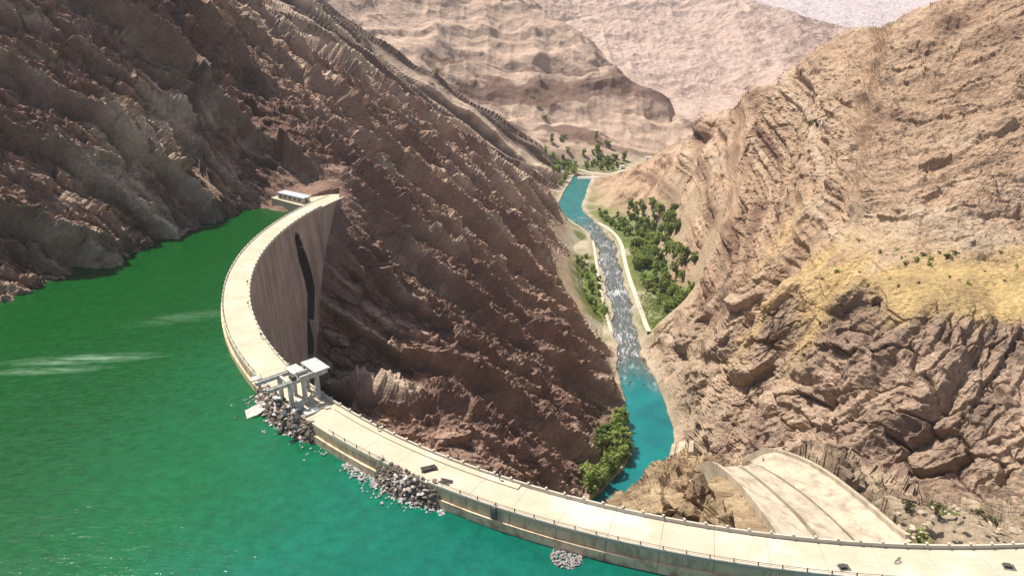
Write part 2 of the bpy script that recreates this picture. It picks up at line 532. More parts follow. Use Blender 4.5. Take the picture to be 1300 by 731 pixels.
CHUTE_EDGE = None
def relief(p, nrm, z, rd):
    """metres of rock relief along the normal, plus layer signals for colour"""
    rng = np.hypot(p[:, 0], p[:, 1])
    p = p.astype(np.float32)
    warp = fbm(p, 60, 3, 1) * 10 + fbm(p, 230, 2, 2) * 22
    wl_, w3, w2 = zi(z, 'lm'), zi(z, 'l3', 'l3d'), zi(z, 'l2', 'l1', 'l0')
    wr, wc, wg, wt = zi(z, 'r1'), zi(z, 'r3'), zi(z, 'gr', 'mo'), zi(z, 'ter')
    t_l = p @ NB['lm'] + warp
    t_l = t_l + noise1(t_l / 43, 77, 1) * 11 + noise1(t_l / 17, 78, 1) * 3.5
    t_2 = p @ NB['l2'] + warp * 1.6 + 14 * fbm(p, 300, 2, 3)
    t_r = p @ NB['r1'] + warp * .8
    t_c = p @ NB['r3'] + warp
    big = fbm(p, 75, 3, 21, .5, True)
    mid = fbm(p, 22, 4, 31, .55, True)
    fine = fbm(p, 5.0, 3, 41, .6)
    brk = .55 + .6 * (fbm(p, 35, 2, 51) + .4)
    far_ = sstep(900, 450, rng)
    rib = noise1(t_l / 34, 1) * 10.0 + noise1(t_l / 13, 2) * 6.0 + (noise1(t_l / 5.2, 3) * 3.0 + noise1(t_l / 2.3, 4) * 1.1) * (.25 + .75 * far_)
    led2 = noise1(t_2 / 19, 5, .6) * 8 + noise1(t_2 / 8, 6) * 3.8
    ledr = noise1(t_r / 13, 7, .6) * 4.2 + noise1(t_r / 5.2, 8, .6) * 2.0 + noise1(t_r / 2.1, 9) * .6 * far_
    ribc = noise1(t_c / 11, 10, .5) * 2.2 + noise1(t_c / 4, 11) * 1.0
    # jointed blocks, squeezed along the beds
    wz = np.where((wl_ + w3)[:, None] > .5, NB['lm'][None], np.where(wc[:, None] > .5, NB['r3'][None], NB['r1'][None]))
    q = p + (p * wz).sum(1, keepdims=True) * wz * 1.3
    q = q + np.stack([fine, mid, -fine], 1) * 1.5
    F1, F2, v1, g1 = worley(q / 15.0, 61)
    G1, G2, v2, g2 = worley(q / 5.5, 71)
    e1, e2 = sstep(0, .07, F2 - F1), sstep(0, .08, G2 - G1)
    blk_b, blk_s = ((v1 - .3) * 3.6 + g1 * 9.5) * e1, ((v2 - .3) * 1.8 + g2 * 4.6) * e2
    blk = blk_b + blk_s
    near = sstep(900, 400, rng)
    grit = fbm(p, 2.6, 2, 45, .6, True) * near
    u_l = p @ np.array((.72, .15, -.68), np.float32) + mid * 3
    var = sstep(-.35, .3, fbm(p, 70, 2, 38))
    bed = slab(t_l + mid * .8, u_l, 31, 62, 301) * 17 + slab(t_l + mid * 1.4 + 7, u_l, 12.5, 24, 302) * 5.5 * var ** 1.5 + slab(t_l + fine * .8, u_l, 4.4, 9, 303) * 2.0 * (.3 + .7 * far_) * (1.2 - .9 * var)
    d = wl_ * (bed - 9 + rib * .12 + big * 5.5 + mid * 1.8 + blk_b * 1.15 + blk_s * .95)
    d += w3 * (bed * .9 - 7 + big * 3.0 + mid * 1.5)
    w1 = zi(z, 'l1', 'l0')
    gul = fbm(p * np.array((1, 1, .12), np.float32), 85, 3, 37, .55, True) * 9
    d += w2 * ((led2 * (w2 > 0) * (1 - .65 * np.clip(w1, 0, 1)) + gul * (1 - .75 * np.clip(w1, 0, 1))) * np.clip(brk * 1.2, .2, 1.4) + big * 5 + fbm(p, 240, 3, 35, .5, True) * (12 - 5 * w1) + mid * 1.6) * np.clip(rng / 1500, .6, 2.0)
    u_r = p @ np.array((.75, -.62, .2), np.float32) + mid * 3
    bedr = slab(t_r + mid * .8, u_r, 24, 60, 311) * 8.5 + slab(t_r + mid * .5 + 3, u_r, 9, 28, 312) * 4.2 + slab(t_r + fine * .5, u_r, 3.6, 12, 313) * 1.5 * far_
    d += wr * (bedr - 6 + ledr * .25 + big * 6.0 + fbm(p, 120, 2, 36, .5, True) * 5 + mid * 1.0 + blk_b * .45 + blk_s * .45)
    u_c = p @ np.array((.6, -.1, .75), np.float32) + mid * 2
    bedc = slab(t_c + mid * .8, u_c, 19, 40, 321) * 6.5 + slab(t_c + fine * .6, u_c, 6.5, 16, 322) * 2.6
    d += wc * (bedc - 4 + ribc * .3 + big * 4.5 + mid * 1.2 + blk_b * .95 + blk_s * .6)
    d += wg * (big * 1.5 + mid * 2.0 + blk_b * .6 + blk_s * 1.5 + ribc * .6)
    d += wt * (mid * .7 + fine * .3)
    d += (wl_ + w3 * .5 + wr + wc + wg) * (fine * .9 + grit * (.75 + .35 * wl_))
    d += wc * (-2.6 * np.exp(-(F2 - F1) * 30) * (v1 > .45))
    d += wt * grit * .35
    fl = zi(z, 'floor')
    m = np.clip(1 - fl * 1.2, 0, 1) * sstep(-1, 16, rd)
    m = np.where((p[:, 2] < RIVER + 3) & (p[:, 1] < 1150), np.minimum(m, sstep(0, 3, p[:, 2] - RIVER)), m)
    r = np.hypot(p[:, 0] - CX, p[:, 1] - CY)
    th = np.degrees(np.arctan2(p[:, 1] - CY, p[:, 0] - CX)) % 360
    md = np.where((th > 159) & (th < 290), sstep(4, 14, np.abs(r - 192)), 1)
    m = m * np.where(r < 250, np.maximum(md, .12), 1)
    m = m * (.1 + .9 * sstep(15, 42, np.hypot(p[:, 0] + 106, p[:, 1] - 372)))
    return d * m, t_l, t_2, t_r, t_c, mid, fine, v1, v2

def normals_at(x, y):
    e = 1.5 + 0.004 * np.hypot(x, y)
    def hb(x, y):
        q = dom(x, y)
        return np.where(y < 1400, np.maximum(bilin(H_GRID, q[:, 0], q[:, 1]), RIVER + 1), bilin(H_GRID, q[:, 0], q[:, 1]))
    h0 = ground_base(x, y)
    hx = hb(x + e, y) - hb(x - e, y)
    hy = hb(x, y + e) - hb(x, y - e)
    n = np.stack([-hx / (2 * e), -hy / (2 * e), np.ones_like(hx)], 1)
    # soften very steep edges so neighbours do not cross
    n[:, :2] = np.clip(n[:, :2], -1.8, 1.8)
    n /= np.linalg.norm(n, axis=1, keepdims=True)
    return h0, n

PROTECT = []      # callables (x,y,z)->z limits added by built things (chute, terrace road ...)
def ground_point(x, y):
    """displaced ground position under plan points"""
    x = np.atleast_1d(np.asarray(x, float)); y = np.atleast_1d(np.asarray(y, float))
    (h, z, rd), n = normals_at(x, y)
    p = np.stack([x, y, h], 1)
    d = relief(p, n, z, rd)[0]
    return p + n * d[:, None]

# ------------------------------------------------------------------ terrain sheet, finer where the valley walls face the viewer
NCOL, NROW = 1080, 1150
az = np.linspace(R(-46), R(46), NCOL)
lg = np.linspace(math.log(60), math.log(10000), 1500)
AA, LL = np.meshgrid(az, lg, indexing='ij')
hh = bilin(H_GRID, AA.ravel(), LL.ravel()).reshape(AA.shape)
DD = np.exp(LL)
elev = np.arctan2(hh - CAM_H, DD)
seg = np.hypot(np.diff(DD, axis=1), np.diff(hh, axis=1)) / np.hypot(DD[:, 1:], hh[:, 1:] - CAM_H)
dele = np.diff(elev, axis=1)
vis = elev[:, 1:] >= np.maximum.accumulate(elev, axis=1)[:, :-1] - 0.012
v2_ = vis.copy()
for sh in range(1, 9):
    v2_[:, sh:] |= vis[:, :-sh]
wgt = np.where(vis, np.clip(dele, 0, None) + 0.42 * seg, np.where(v2_, .3, .07) * seg)
r_ = np.hypot(DD * np.sin(AA) - CX, DD * np.cos(AA) - CY)[:, 1:]
inres = (hh[:, 1:] < -7) & (r_ > 197) & (DD[:, 1:] * np.cos(AA[:, 1:]) < 390) & (DD[:, 1:] * np.sin(AA[:, 1:]) < 120)
wgt = np.where(inres, wgt * .05, wgt)
del seg, dele, vis, inres, r_
k = 3
cs = np.cumsum(np.pad(wgt, ((k + 1, k), (0, 0)), mode='edge'), axis=0)
wgt = (cs[2 * k + 1:] - cs[:-2 * k - 1]) / (2 * k + 1)
cum = np.concatenate([np.zeros((NCOL, 1)), np.cumsum(wgt + 1e-5, axis=1)], 1)
cum /= cum[:, -1:]
tt = np.linspace(0, 1, NROW)
LR = np.stack([np.interp(tt, cum[i], lg) for i in range(NCOL)])
X = (np.exp(LR) * np.sin(az)[:, None]).ravel()
Yy = (np.exp(LR) * np.cos(az)[:, None]).ravel()
del AA, LL, hh, DD, elev, wgt, cum, cs
(h0, zw, rd), nrm = normals_at(X, Yy)
P0 = np.stack([X, Yy, h0], 1).astype(np.float32)
disp, t_l, t_2, t_r, t_c, mid, fine, v1, v2 = relief(P0, nrm, zw, rd)
TP = P0 + nrm * disp[:, None]
def in_poly(x, y, poly):
    c = np.zeros(len(x), bool)
    for (x0, y0), (x1, y1) in zip(poly, poly[1:] + poly[:1]):
        m = (y0 > y) != (y1 > y)
        c ^= m & (x < (x1 - x0) * (y - y0) / ((y1 - y0) or 1e-9) + x0)
    return c
ROAD_POLY = [(-88.5, 373.3), (-91, 384), (-97, 382), (-108, 372), (-121, 381), (-124, 375), (-106, 361), (-100.3, 357.5)]
def apply_protect(TP):
    # keep the rock out of the deck, the chutes and the abutment platform
    x, y = TP[:, 0], TP[:, 1]
    r = np.hypot(x - CX, y - CY)
    th = np.degrees(np.arctan2(y - CY, x - CX)) % 360
    ring = (r > 187) & (r < 198) & (th > 161) & (th < 286)
    TP[ring, 2] = np.minimum(TP[ring, 2], -6.5)
    lip = (r < 187.2) & (r > 150) & (th > 163) & (th < 286)
    TP[lip, 2] = np.minimum(TP[lip, 2], -2.5 - (th[lip] > 225) * 1.5)
    poly = [p[:2] for p in CH_EDGES[0]] + [p[:2] for p in CH_EDGES[3][::-1]]
    c = np.array(poly).mean(0)
    big = [tuple(c + (np.array(p) - c) * 1.05) for p in poly]
    k = in_poly(x, y, big)
    yk = y[k]
    TP[k, 2] = np.minimum(TP[k, 2], CH_A + CH_B * (yk - 118) - .006 * np.clip(yk - 182, 0, None) ** 2 - 1.2)
    wide = [tuple(np.array(p[:2]) + (-9, -2)) for p in CH_EDGES[0]] + [tuple(np.array(p[:2]) + (2, 0)) for p in CH_EDGES[3][::-1]]
    k = in_poly(x, y, wide)
    yk = y[k]
    TP[k, 2] = np.minimum(TP[k, 2], CH_A + CH_B * (yk - 118) - .006 * np.clip(yk - 182, 0, None) ** 2 - 1.0)
    k = in_poly(x, y, ROAD_POLY)
    TP[k, 2] = np.minimum(TP[k, 2], -.35)
    return TP
TP = apply_protect(TP)

# rock and soil colours (albedo) by zone and by bed
def mixc(a, b, t):
    return a + (b - a) * np.clip(t, 0, 1)[:, None]
c3 = lambda *c: np.array(c, np.float32)[None]
slope_up = nrm[:, 2]
sl = noise1(t_l / 7, 101) * .5 + noise1(t_l / 2.3, 102) * .35 + noise1(t_l / 31, 103) * .6
big_n = fbm(P0, 90, 3, 111)
med_n = fbm(P0, 16, 4, 121, .6)
col_lm = mixc(mixc(c3(.25, .155, .117), c3(.46, .31, .222), sl * .8 + .45 + med_n * .5), c3(.56, .43, .31), sstep(.40, 1.0, sl * 1.0 + med_n * .9 + big_n * .5 + .12))
band = sstep(.60, .75, noise1(t_l / 17, 201) * .75 + noise1(t_l / 6.1, 202) * .45 + big_n * .35)
col_lm = mixc(col_lm, c3(.56, .42, .29), band * (.5 + .5 * med_n))
t1_ = (t_l + mid * .8) / 31; t2_ = (t_l + mid * 1.4 + 7) / 12.5
fr1, fr2 = t1_ - np.floor(t1_), t2_ - np.floor(t2_)
crest = np.exp(-((fr1 - .15) / .07) ** 2) * sstep(-.3, .2, big_n + .3 * med_n)
crest = np.maximum(crest, .7 * np.exp(-((fr2 - .17) / .11) ** 2) * sstep(.05, .4, big_n * .6 + med_n))
col_lm = mixc(col_lm, c3(.66, .52, .385), crest * .85)
_pt = np.array(at_y(155, 188, 338))
col_lm = mixc(col_lm, c3(.58, .46, .35), np.exp(-(((P0[:, 0] - _pt[0]) / 17) ** 2 + ((P0[:, 2] - _pt[2]) / 17) ** 2) ** 2) * (P0[:, 1] < 420) * (.75 + .5 * med_n))
col_lm = mixc(col_lm, c3(.27, .15, .108), sstep(.1, .5, fbm(P0, 120, 2, 131)) * .25)
s3 = noise1(t_l / 12, 104) + .5 * noise1(t_l / 4, 105)
col_l3 = mixc(c3(.52, .40, .29), c3(.17, .115, .09), sstep(.1, .4, s3 + .3 * med_n))
s2 = noise1(t_2 / 13, 106) * .8 + noise1(t_2 / 5.5, 107) * .5
col_l2 = mixc(c3(.46, .335, .25), c3(.19, .12, .09), sstep(.25, .45, s2 + med_n * .35 + big_n * .3))
col_l1 = mixc(c3(.46, .335, .265), c3(.38, .27, .21), sstep(.2, .9, s2 + big_n * .4))
sr = noise1(t_r / 9, 108) * .6 + noise1(t_r / 3.1, 109) * .45
col_r1 = mixc(c3(.43, .295, .196), c3(.215, .132, .09), sstep(-.1, .8, sr + med_n * .7 + big_n * .6))
col_r1 = mixc(col_r1, c3(.51, .385, .27), sstep(.35, .9, -sr + med_n * .8 + .1))
sc_ = noise1(t_c / 6, 110) * .5 + (v1 - .5) * .5
col_r3 = mixc(c3(.47, .34, .24), c3(.27, .185, .135), sstep(-.35, .6, sc_ + med_n * .7 + big_n * .5))
col_r3 = mixc(col_r3, c3(.46, .35, .24), sstep(-60, -120, P0[:, 2]) * .6)
col_ter = mixc(c3(.52, .37, .165), c3(.42, .29, .14), sstep(-.3, .5, med_n + fine * .4))
col_gr = mixc(c3(.48, .37, .25), c3(.30, .21, .14), sstep(-.2, .6, med_n * 1.2 + (v2 - .5)))
col_mo = mixc(c3(.47, .345, .205), c3(.30, .205, .125), sstep(-.2, .6, med_n * 1.2 + (v2 - .5)))
col_fl = mixc(c3(.40, .35, .25), c3(.15, .17, .05), sstep(-.15, .25, fbm(P0, 30, 3, 141) + .12))
gx = np.exp(-(((P0[:, 0] - at_z(832, 402, -137)[0]) / 13) ** 2 + ((P0[:, 1] - at_z(832, 402, -137)[1]) / 42) ** 2) ** 2)
gx += np.exp(-(((P0[:, 0] - at_z(752, 368, -137)[0]) / 9) ** 2 + ((P0[:, 1] - at_z(752, 368, -137)[1]) / 60) ** 2) ** 2)
col_fl = mixc(col_fl, c3(.17, .22, .055), gx * (.8 + .5 * med_n))
_gp = [at_z(px, py, -137)[:2] for px, py in ((752, 266), (802, 268), (838, 285), (862, 302), (866, 345), (886, 366), (888, 400), (862, 416), (832, 392), (808, 350), (798, 310), (778, 292))]
col_fl = mixc(col_fl, c3(.13, .175, .05), in_poly(P0[:, 0], P0[:, 1], _gp) * (.8 + .4 * med_n))
col_fl = mixc(c3(.42, .32, .21), col_fl, sstep(-126, -133, P0[:, 2]))
colz = {'bed': col_fl, 'lm': col_lm, 'l3': col_l3, 'l3d': mixc(c3(.14, .095, .075), c3(.2, .14, .11), sl), 'l2': col_l2, 'l1': col_l1,  # spur's dark wall: its shade is put into the rock colour
        'l0': mixc(c3(.46, .38, .36), c3(.38, .31, .30), med_n + .3), 'r1': col_r1, 'ter': col_ter, 'r3': col_r3, 'gr': col_gr, 'mo': col_mo, 'floor': col_fl}
ALB = np.zeros((len(P0), 3), np.float32)
zj = zw + 0
flat_ = sstep(.30, .45, nrm[:, 2])
it, ir, ic = ZONES.index('ter'), ZONES.index('r1'), ZONES.index('r3')
spill = zj[:, it] * (1 - flat_)
zj[:, it] -= spill; zj[:, ic] += spill
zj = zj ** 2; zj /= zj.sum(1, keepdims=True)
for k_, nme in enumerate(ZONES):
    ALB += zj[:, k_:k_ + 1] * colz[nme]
# sandy margin beside the river
ALB = mixc(ALB, c3(.44, .37, .27), sstep(9, 2, rd) * .7 * (P0[:, 1] > 430))
ALB = np.clip(ALB, .02, .8)

def terrain_material():
    m, n, l, b = new_mat('mountain_rock')
    at = nd(n, 'ShaderNodeAttribute', attribute_name='albedo')
    g = nd(n, 'ShaderNodeNewGeometry')
    n1 = nd(n, 'ShaderNodeTexNoise', i_Scale=0.55, i_Detail=10.0, i_Roughness=0.75)
    n2 = nd(n, 'ShaderNodeTexNoise', i_Scale=0.07, i_Detail=10.0, i_Roughness=0.72)
    for q in (n1, n2): l.new(g.outputs['Position'], q.inputs['Vector'])
    r1 = ramp(n, [(0.28, 0.62), (0.72, 1.38)]); l.new(n1.outputs[0], r1.inputs[0])
    r2 = ramp(n, [(0.3, 0.75), (0.7, 1.25)]); l.new(n2.outputs[0], r2.inputs[0])
    m1 = nd(n, 'ShaderNodeMix', data_type='RGBA', blend_type='MULTIPLY'); m1.inputs[0].default_value = 1
    m2 = nd(n, 'ShaderNodeMix', data_type='RGBA', blend_type='MULTIPLY'); m2.inputs[0].default_value = 1
    l.new(at.outputs['Color'], m1.inputs[6]); l.new(r1.outputs[0], m1.inputs[7])
    l.new(m1.outputs[2], m2.inputs[6]); l.new(r2.outputs[0], m2.inputs[7])
    l.new(m2.outputs[2], b.inputs['Base Color'])
    b.inputs['Roughness'].default_value = 0.95
    b.inputs['Specular IOR Level'].default_value = 0.12
    n3 = nd(n, 'ShaderNodeTexNoise', i_Scale=0.7, i_Detail=12.0, i_Roughness=0.8)
    l.new(g.outputs['Position'], n3.inputs['Vector'])
    vo = nd(n, 'ShaderNodeTexVoronoi', i_Scale=0.45, feature='DISTANCE_TO_EDGE')
    mpv = nd(n, 'ShaderNodeMapping'); mpv.inputs['Rotation'].default_value = (.5, .6, .2); mpv.inputs['Scale'].default_value = (.6, 1.0, 1.5)
    nv = nd(n, 'ShaderNodeMix', data_type='RGBA', blend_type='ADD'); nv.inputs[0].default_value = 1.6
    l.new(g.outputs['Position'], nv.inputs[6]); l.new(n3.outputs['Color'], nv.inputs[7])
    l.new(nv.outputs[2], mpv.inputs[0]); l.new(mpv.outputs[0], vo.inputs['Vector'])
    vr = ramp(n, [(0.0, 0.0), (0.16, 1.0)]); l.new(vo.outputs['Distance'], vr.inputs[0])
    hs = nd(n, 'ShaderNodeMath', operation='MULTIPLY_ADD'); l.new(vr.outputs[0], hs.inputs[0]); hs.inputs[1].default_value = 0.22; l.new(n3.outputs[0], hs.inputs[2])
    bp = nd(n, 'ShaderNodeBump', i_Strength=0.9, i_Distance=1.3)
    l.new(hs.outputs[0], bp.inputs['Height'])
    l.new(bp.outputs[0], b.inputs['Normal'])
    return m
ROCK = terrain_material()

# split the sheet into the named pieces of the landscape
PIECE = {'bed': 'valley_floor', 'floor': 'valley_floor', 'lm': 'left_mountain', 'l3': 'striped_spur', 'l3d': 'striped_spur', 'l2': 'banded_hill',
         'l1': 'far_hill', 'l0': 'distant_mountain', 'r1': 'right_mountain', 'ter': 'grassy_terrace', 'r3': 'gorge_cliff', 'gr': 'abutment_ground', 'mo': 'rocky_mound'}
names = sorted(set(PIECE.values()))
pid = np.array([names.index(PIECE[k_]) for k_ in ZONES])
vp = pid[zw.argmax(1)].reshape(NCOL, NROW)
idx = np.arange(NCOL * NROW, dtype=np.int32).reshape(NCOL, NROW)
quads = np.stack([idx[:-1, :-1], idx[1:, :-1], idx[1:, 1:], idx[:-1, 1:]], -1).reshape(-1, 4)
qp = vp[:-1, :-1].ravel()
# drop lake-bed quads wholly under deep reservoir water
for k_, nme in enumerate(names):
    f = quads[qp == k_]
    if len(f) == 0: continue
    used = np.unique(f)
    remap = np.full(NCOL * NROW, -1, np.int32); remap[used] = np.arange(len(used))
    me = mesh_np(nme, TP[used], remap[f], smooth=False)
    a = me.attributes.new('albedo', 'FLOAT_COLOR', 'POINT')
    a.data.foreach_set('color', np.concatenate([ALB[used], np.ones((len(used), 1), np.float32)], 1).astype(np.float32).ravel())
    o = obj(nme, me, ROCK)
    o['kind'] = 'structure'
#==END_TERRAIN
# ------------------------------------------------------------------ water
def pol(r, thd, z=0.0):
    t = R(thd)
    return (CX + r * math.cos(t), CY + r * math.sin(t), z)

def reservoir_material():
    m, n, l, b = new_mat('reservoir_water')
    g = nd(n, 'ShaderNodeNewGeometry')
    sx = nd(n, 'ShaderNodeSeparateXYZ'); l.new(g.outputs['Position'], sx.inputs[0])
    n0 = nd(n, 'ShaderNodeTexNoise', i_Scale=0.012, i_Detail=4.0)
    l.new(g.outputs['Position'], n0.inputs['Vector'])
    # greener with algae to the far shore, bluer near the dam
    a1 = nd(n, 'ShaderNodeMath', operation='MULTIPLY_ADD'); l.new(sx.outputs['X'], a1.inputs[0]); a1.inputs[1].default_value = 0.0055; a1.inputs[2].default_value = 0.80
    a2 = nd(n, 'ShaderNodeMath', operation='MULTIPLY_ADD'); l.new(sx.outputs['Y'], a2.inputs[0]); a2.inputs[1].default_value = -0.0022; l.new(a1.outputs[0], a2.inputs[2])
    a3 = nd(n, 'ShaderNodeMath', operation='MULTIPLY_ADD'); l.new(n0.outputs[0], a3.inputs[0]); a3.inputs[1].default_value = 0.5; l.new(a2.outputs[0], a3.inputs[2])
    rp = ramp(n, [(0.05, (.003, .060, .009)), (0.30, (.003, .090, .025)), (0.52, (.003, .108, .062)), (0.85, (.003, .098, .068))])
    l.new(a3.outputs[0], rp.inputs[0])
    # wind-ruffled pale streaks near the far shore
    tot = None
    for (px, py, hx, hy, rot) in ((105, 456, 27, 4.2, .12), (240, 402, 24, 6.0, .35), (60, 470, 20, 3.0, .1)):
        q = at_z(px, py, WATER)
        ms = nd(n, 'ShaderNodeMapping', vector_type='TEXTURE'); ms.inputs['Location'].default_value = q; ms.inputs['Rotation'].default_value = (0, 0, rot); ms.inputs['Scale'].default_value = (hx, hy, 50)
        l.new(g.outputs['Position'], ms.inputs[0])
        ln = nd(n, 'ShaderNodeVectorMath', operation='LENGTH'); l.new(ms.outputs[0], ln.inputs[0])
        r9 = ramp(n, [(0.0, 1.0 if py > 420 else .38), (1.0, 0.0)]); l.new(ln.outputs['Value'], r9.inputs[0])
        if tot is None: tot = r9.outputs[0]
        else:
            mxx = nd(n, 'ShaderNodeMath', operation='MAXIMUM'); l.new(tot, mxx.inputs[0]); l.new(r9.outputs[0], mxx.inputs[1]); tot = mxx.outputs[0]
    msn = nd(n, 'ShaderNodeMapping'); msn.inputs['Scale'].default_value = (.09, .5, 1); l.new(g.outputs['Position'], msn.inputs[0])
    ns = nd(n, 'ShaderNodeTexNoise', i_Scale=1.0, i_Detail=7.0, i_Roughness=.7); l.new(msn.outputs[0], ns.inputs['Vector'])
    rs = ramp(n, [(.36, 0.0), (.72, 1.0)]); l.new(ns.outputs[0], rs.inputs[0])
    mu = nd(n, 'ShaderNodeMath', operation='MULTIPLY'); l.new(tot, mu.inputs[0]); l.new(rs.outputs[0], mu.inputs[1])
    mix = nd(n, 'ShaderNodeMix', data_type='RGBA'); l.new(mu.outputs[0], mix.inputs[0]); l.new(rp.outputs[0], mix.inputs[6]); mix.inputs[7].default_value = (.24, .36, .24, 1)
    # fine flecks of broken ripples
    nf = nd(n, 'ShaderNodeTexNoise', i_Scale=.35, i_Detail=8.0, i_Roughness=.75); l.new(g.outputs['Position'], nf.inputs['Vector'])
    rf9 = ramp(n, [(.35, .78), (.65, 1.25)]); l.new(nf.outputs[0], rf9.inputs[0])
    mm = nd(n, 'ShaderNodeMix', data_type='RGBA', blend_type='MULTIPLY'); mm.inputs[0].default_value = 1; l.new(mix.outputs[2], mm.inputs[6]); l.new(rf9.outputs[0], mm.inputs[7])
    l.new(mm.outputs[2], b.inputs['Base Color'])
    b.inputs['Roughness'].default_value = 0.15
    b.inputs['IOR'].default_value = 1.33
    mp = nd(n, 'ShaderNodeMapping'); mp.inputs['Rotation'].default_value = (0, 0, 0.35); mp.inputs['Scale'].default_value = (0.45, 1.0, 1.0)
    l.new(g.outputs['Position'], mp.inputs[0])
    w1 = nd(n, 'ShaderNodeTexNoise', i_Scale=0.75, i_Detail=5.0, i_Roughness=0.62); l.new(mp.outputs[0], w1.inputs['Vector'])
    w2 = nd(n, 'ShaderNodeTexNoise', i_Scale=0.16, i_Detail=3.0); l.new(mp.outputs[0], w2.inputs['Vector'])
    ad = nd(n, 'ShaderNodeMath', operation='MULTIPLY_ADD'); l.new(w2.outputs[0], ad.inputs[0]); ad.inputs[1].default_value = 1.5; l.new(w1.outputs[0], ad.inputs[2])
    bp = nd(n, 'ShaderNodeBump', i_Strength=0.39, i_Distance=0.45); l.new(ad.outputs[0], bp.inputs['Height'])
    l.new(bp.outputs[0], b.inputs['Normal'])
    return m
WATER_M = reservoir_material()
ths = np.linspace(153, 296, 120)
inner = [pol(197.0, t, WATER) for t in ths]
outer = []
for t in ths:
    c, s_ = math.cos(R(t)), math.sin(R(t))
    outer.append((CX + c * (420 + 500 * max(0, -c)), CY + s_ * 700 if s_ < 0 else CY + s_ * 420, WATER))
vv = inner + outer
nn = len(ths)
ff = [(i, nn + i, nn + i + 1, i + 1) for i in range(nn - 1)]
me = bpy.data.meshes.new('reservoir_water')
me.from_pydata(vv, [], ff); me.update()
tag(obj('reservoir_water', me, WATER_M), 'green reservoir water held behind the curved dam', kind='structure')

def river_material():
    m, n, l, b = new_mat('river_water')
    g = nd(n, 'ShaderNodeNewGeometry')
    at = nd(n, 'ShaderNodeAttribute', attribute_name='rapid')
    fw = nd(n, 'ShaderNodeAttribute', attribute_name='flow')
    mp = nd(n, 'ShaderNodeMapping'); mp.inputs['Scale'].default_value = (0.42, 0.085, 1.0)
    l.new(fw.outputs['Vector'], mp.inputs[0])
    no = nd(n, 'ShaderNodeTexNoise', i_Scale=1.0, i_Detail=9.0, i_Roughness=0.7, i_Distortion=0.6); l.new(mp.outputs[0], no.inputs['Vector'])
    nb_ = nd(n, 'ShaderNodeTexNoise', i_Scale=0.035, i_Detail=3.0); l.new(g.outputs['Position'], nb_.inputs['Vector'])
    sm = nd(n, 'ShaderNodeMath', operation='MULTIPLY_ADD'); l.new(nb_.outputs[0], sm.inputs[0]); sm.inputs[1].default_value = 0.55; l.new(no.outputs[0], sm.inputs[2])
    foam = ramp(n, [(0.79, 0.0), (0.95, .9)]); l.new(sm.outputs[0], foam.inputs[0])
    base = nd(n, 'ShaderNodeMix', data_type='RGBA')
    n5 = nd(n, 'ShaderNodeTexNoise', i_Scale=0.05, i_Detail=5.0); l.new(g.outputs['Position'], n5.inputs['Vector'])
    tq = ramp(n, [(0.3, (.003, .095, .10)), (0.7, (.005, .165, .155))]); l.new(n5.outputs[0], tq.inputs[0])
    gy = ramp(n, [(0.35, (.055, .068, .06)), (0.65, (.13, .13, .115))]); l.new(no.outputs[0], gy.inputs[0])
    l.new(at.outputs['Fac'], base.inputs[0]); l.new(tq.outputs[0], base.inputs[6]); l.new(gy.outputs[0], base.inputs[7])
    mul = nd(n, 'ShaderNodeMath', operation='MULTIPLY'); l.new(foam.outputs[0], mul.inputs[0]); l.new(at.outputs['Fac'], mul.inputs[1])
    mx = nd(n, 'ShaderNodeMix', data_type='RGBA'); l.new(mul.outputs[0], mx.inputs[0]); l.new(base.outputs[2], mx.inputs[6]); mx.inputs[7].default_value = (.6, .6, .59, 1)
    l.new(mx.outputs[2], b.inputs['Base Color'])
    b.inputs['Roughness'].default_value = 0.2
    b.inputs['IOR'].default_value = 1.33
    w9 = nd(n, 'ShaderNodeTexNoise', i_Scale=0.9, i_Detail=5.0); l.new(g.outputs['Position'], w9.inputs['Vector'])
    a9 = nd(n, 'ShaderNodeMath', operation='MULTIPLY_ADD'); l.new(no.outputs[0], a9.inputs[0]); l.new(at.outputs['Fac'], a9.inputs[1]); l.new(w9.outputs[0], a9.inputs[2])
    bp = nd(n, 'ShaderNodeBump', i_Strength=0.6, i_Distance=0.5); l.new(a9.outputs[0], bp.inputs['Height']); l.new(bp.outputs[0], b.inputs['Normal'])
    return m
NS = 12
rv, rf, ra, rfl = [], [], [], []
for i in range(len(RB_L)):
    for j in range(NS + 1):
        s_ = j / NS
        p = RB_L[i] * (1 - s_) + RB_R[i] * s_
        e = (p - RIV_C[i]) * 1.12 + RIV_C[i]
        y_ = RIV_C[i][1]
        rap = sstep(420, 475, y_ + 7 * math.sin(s_ * 9)) * (1 - sstep(745, 830, y_ + 8 * math.sin(s_ * 7)))
        rz = RIVER + rap * 0.5 * math.sin(i * 1.7 + j * 2.1) * math.sin(i * .9 - j)
        rv.append((e[0], e[1], rz)); ra.append(float(rap)); rfl.append((s_ * 20, i * 3.6, 0))
for i in range(len(RB_L) - 1):
    for j in range(NS):
        a = i * (NS + 1) + j
        rf.append((a, a + 1, a + NS + 2, a + NS + 1))
me = mesh_np('river_water', rv, rf, True)
at = me.attributes.new('rapid', 'FLOAT', 'POINT'); at.data.foreach_set('value', np.array(ra, np.float32))
at = me.attributes.new('flow', 'FLOAT_VECTOR', 'POINT'); at.data.foreach_set('vector', np.array(rfl, np.float32).ravel())
tag(obj('river_water', me, river_material()), 'turquoise river with grey white rapids along the gorge', kind='structure')

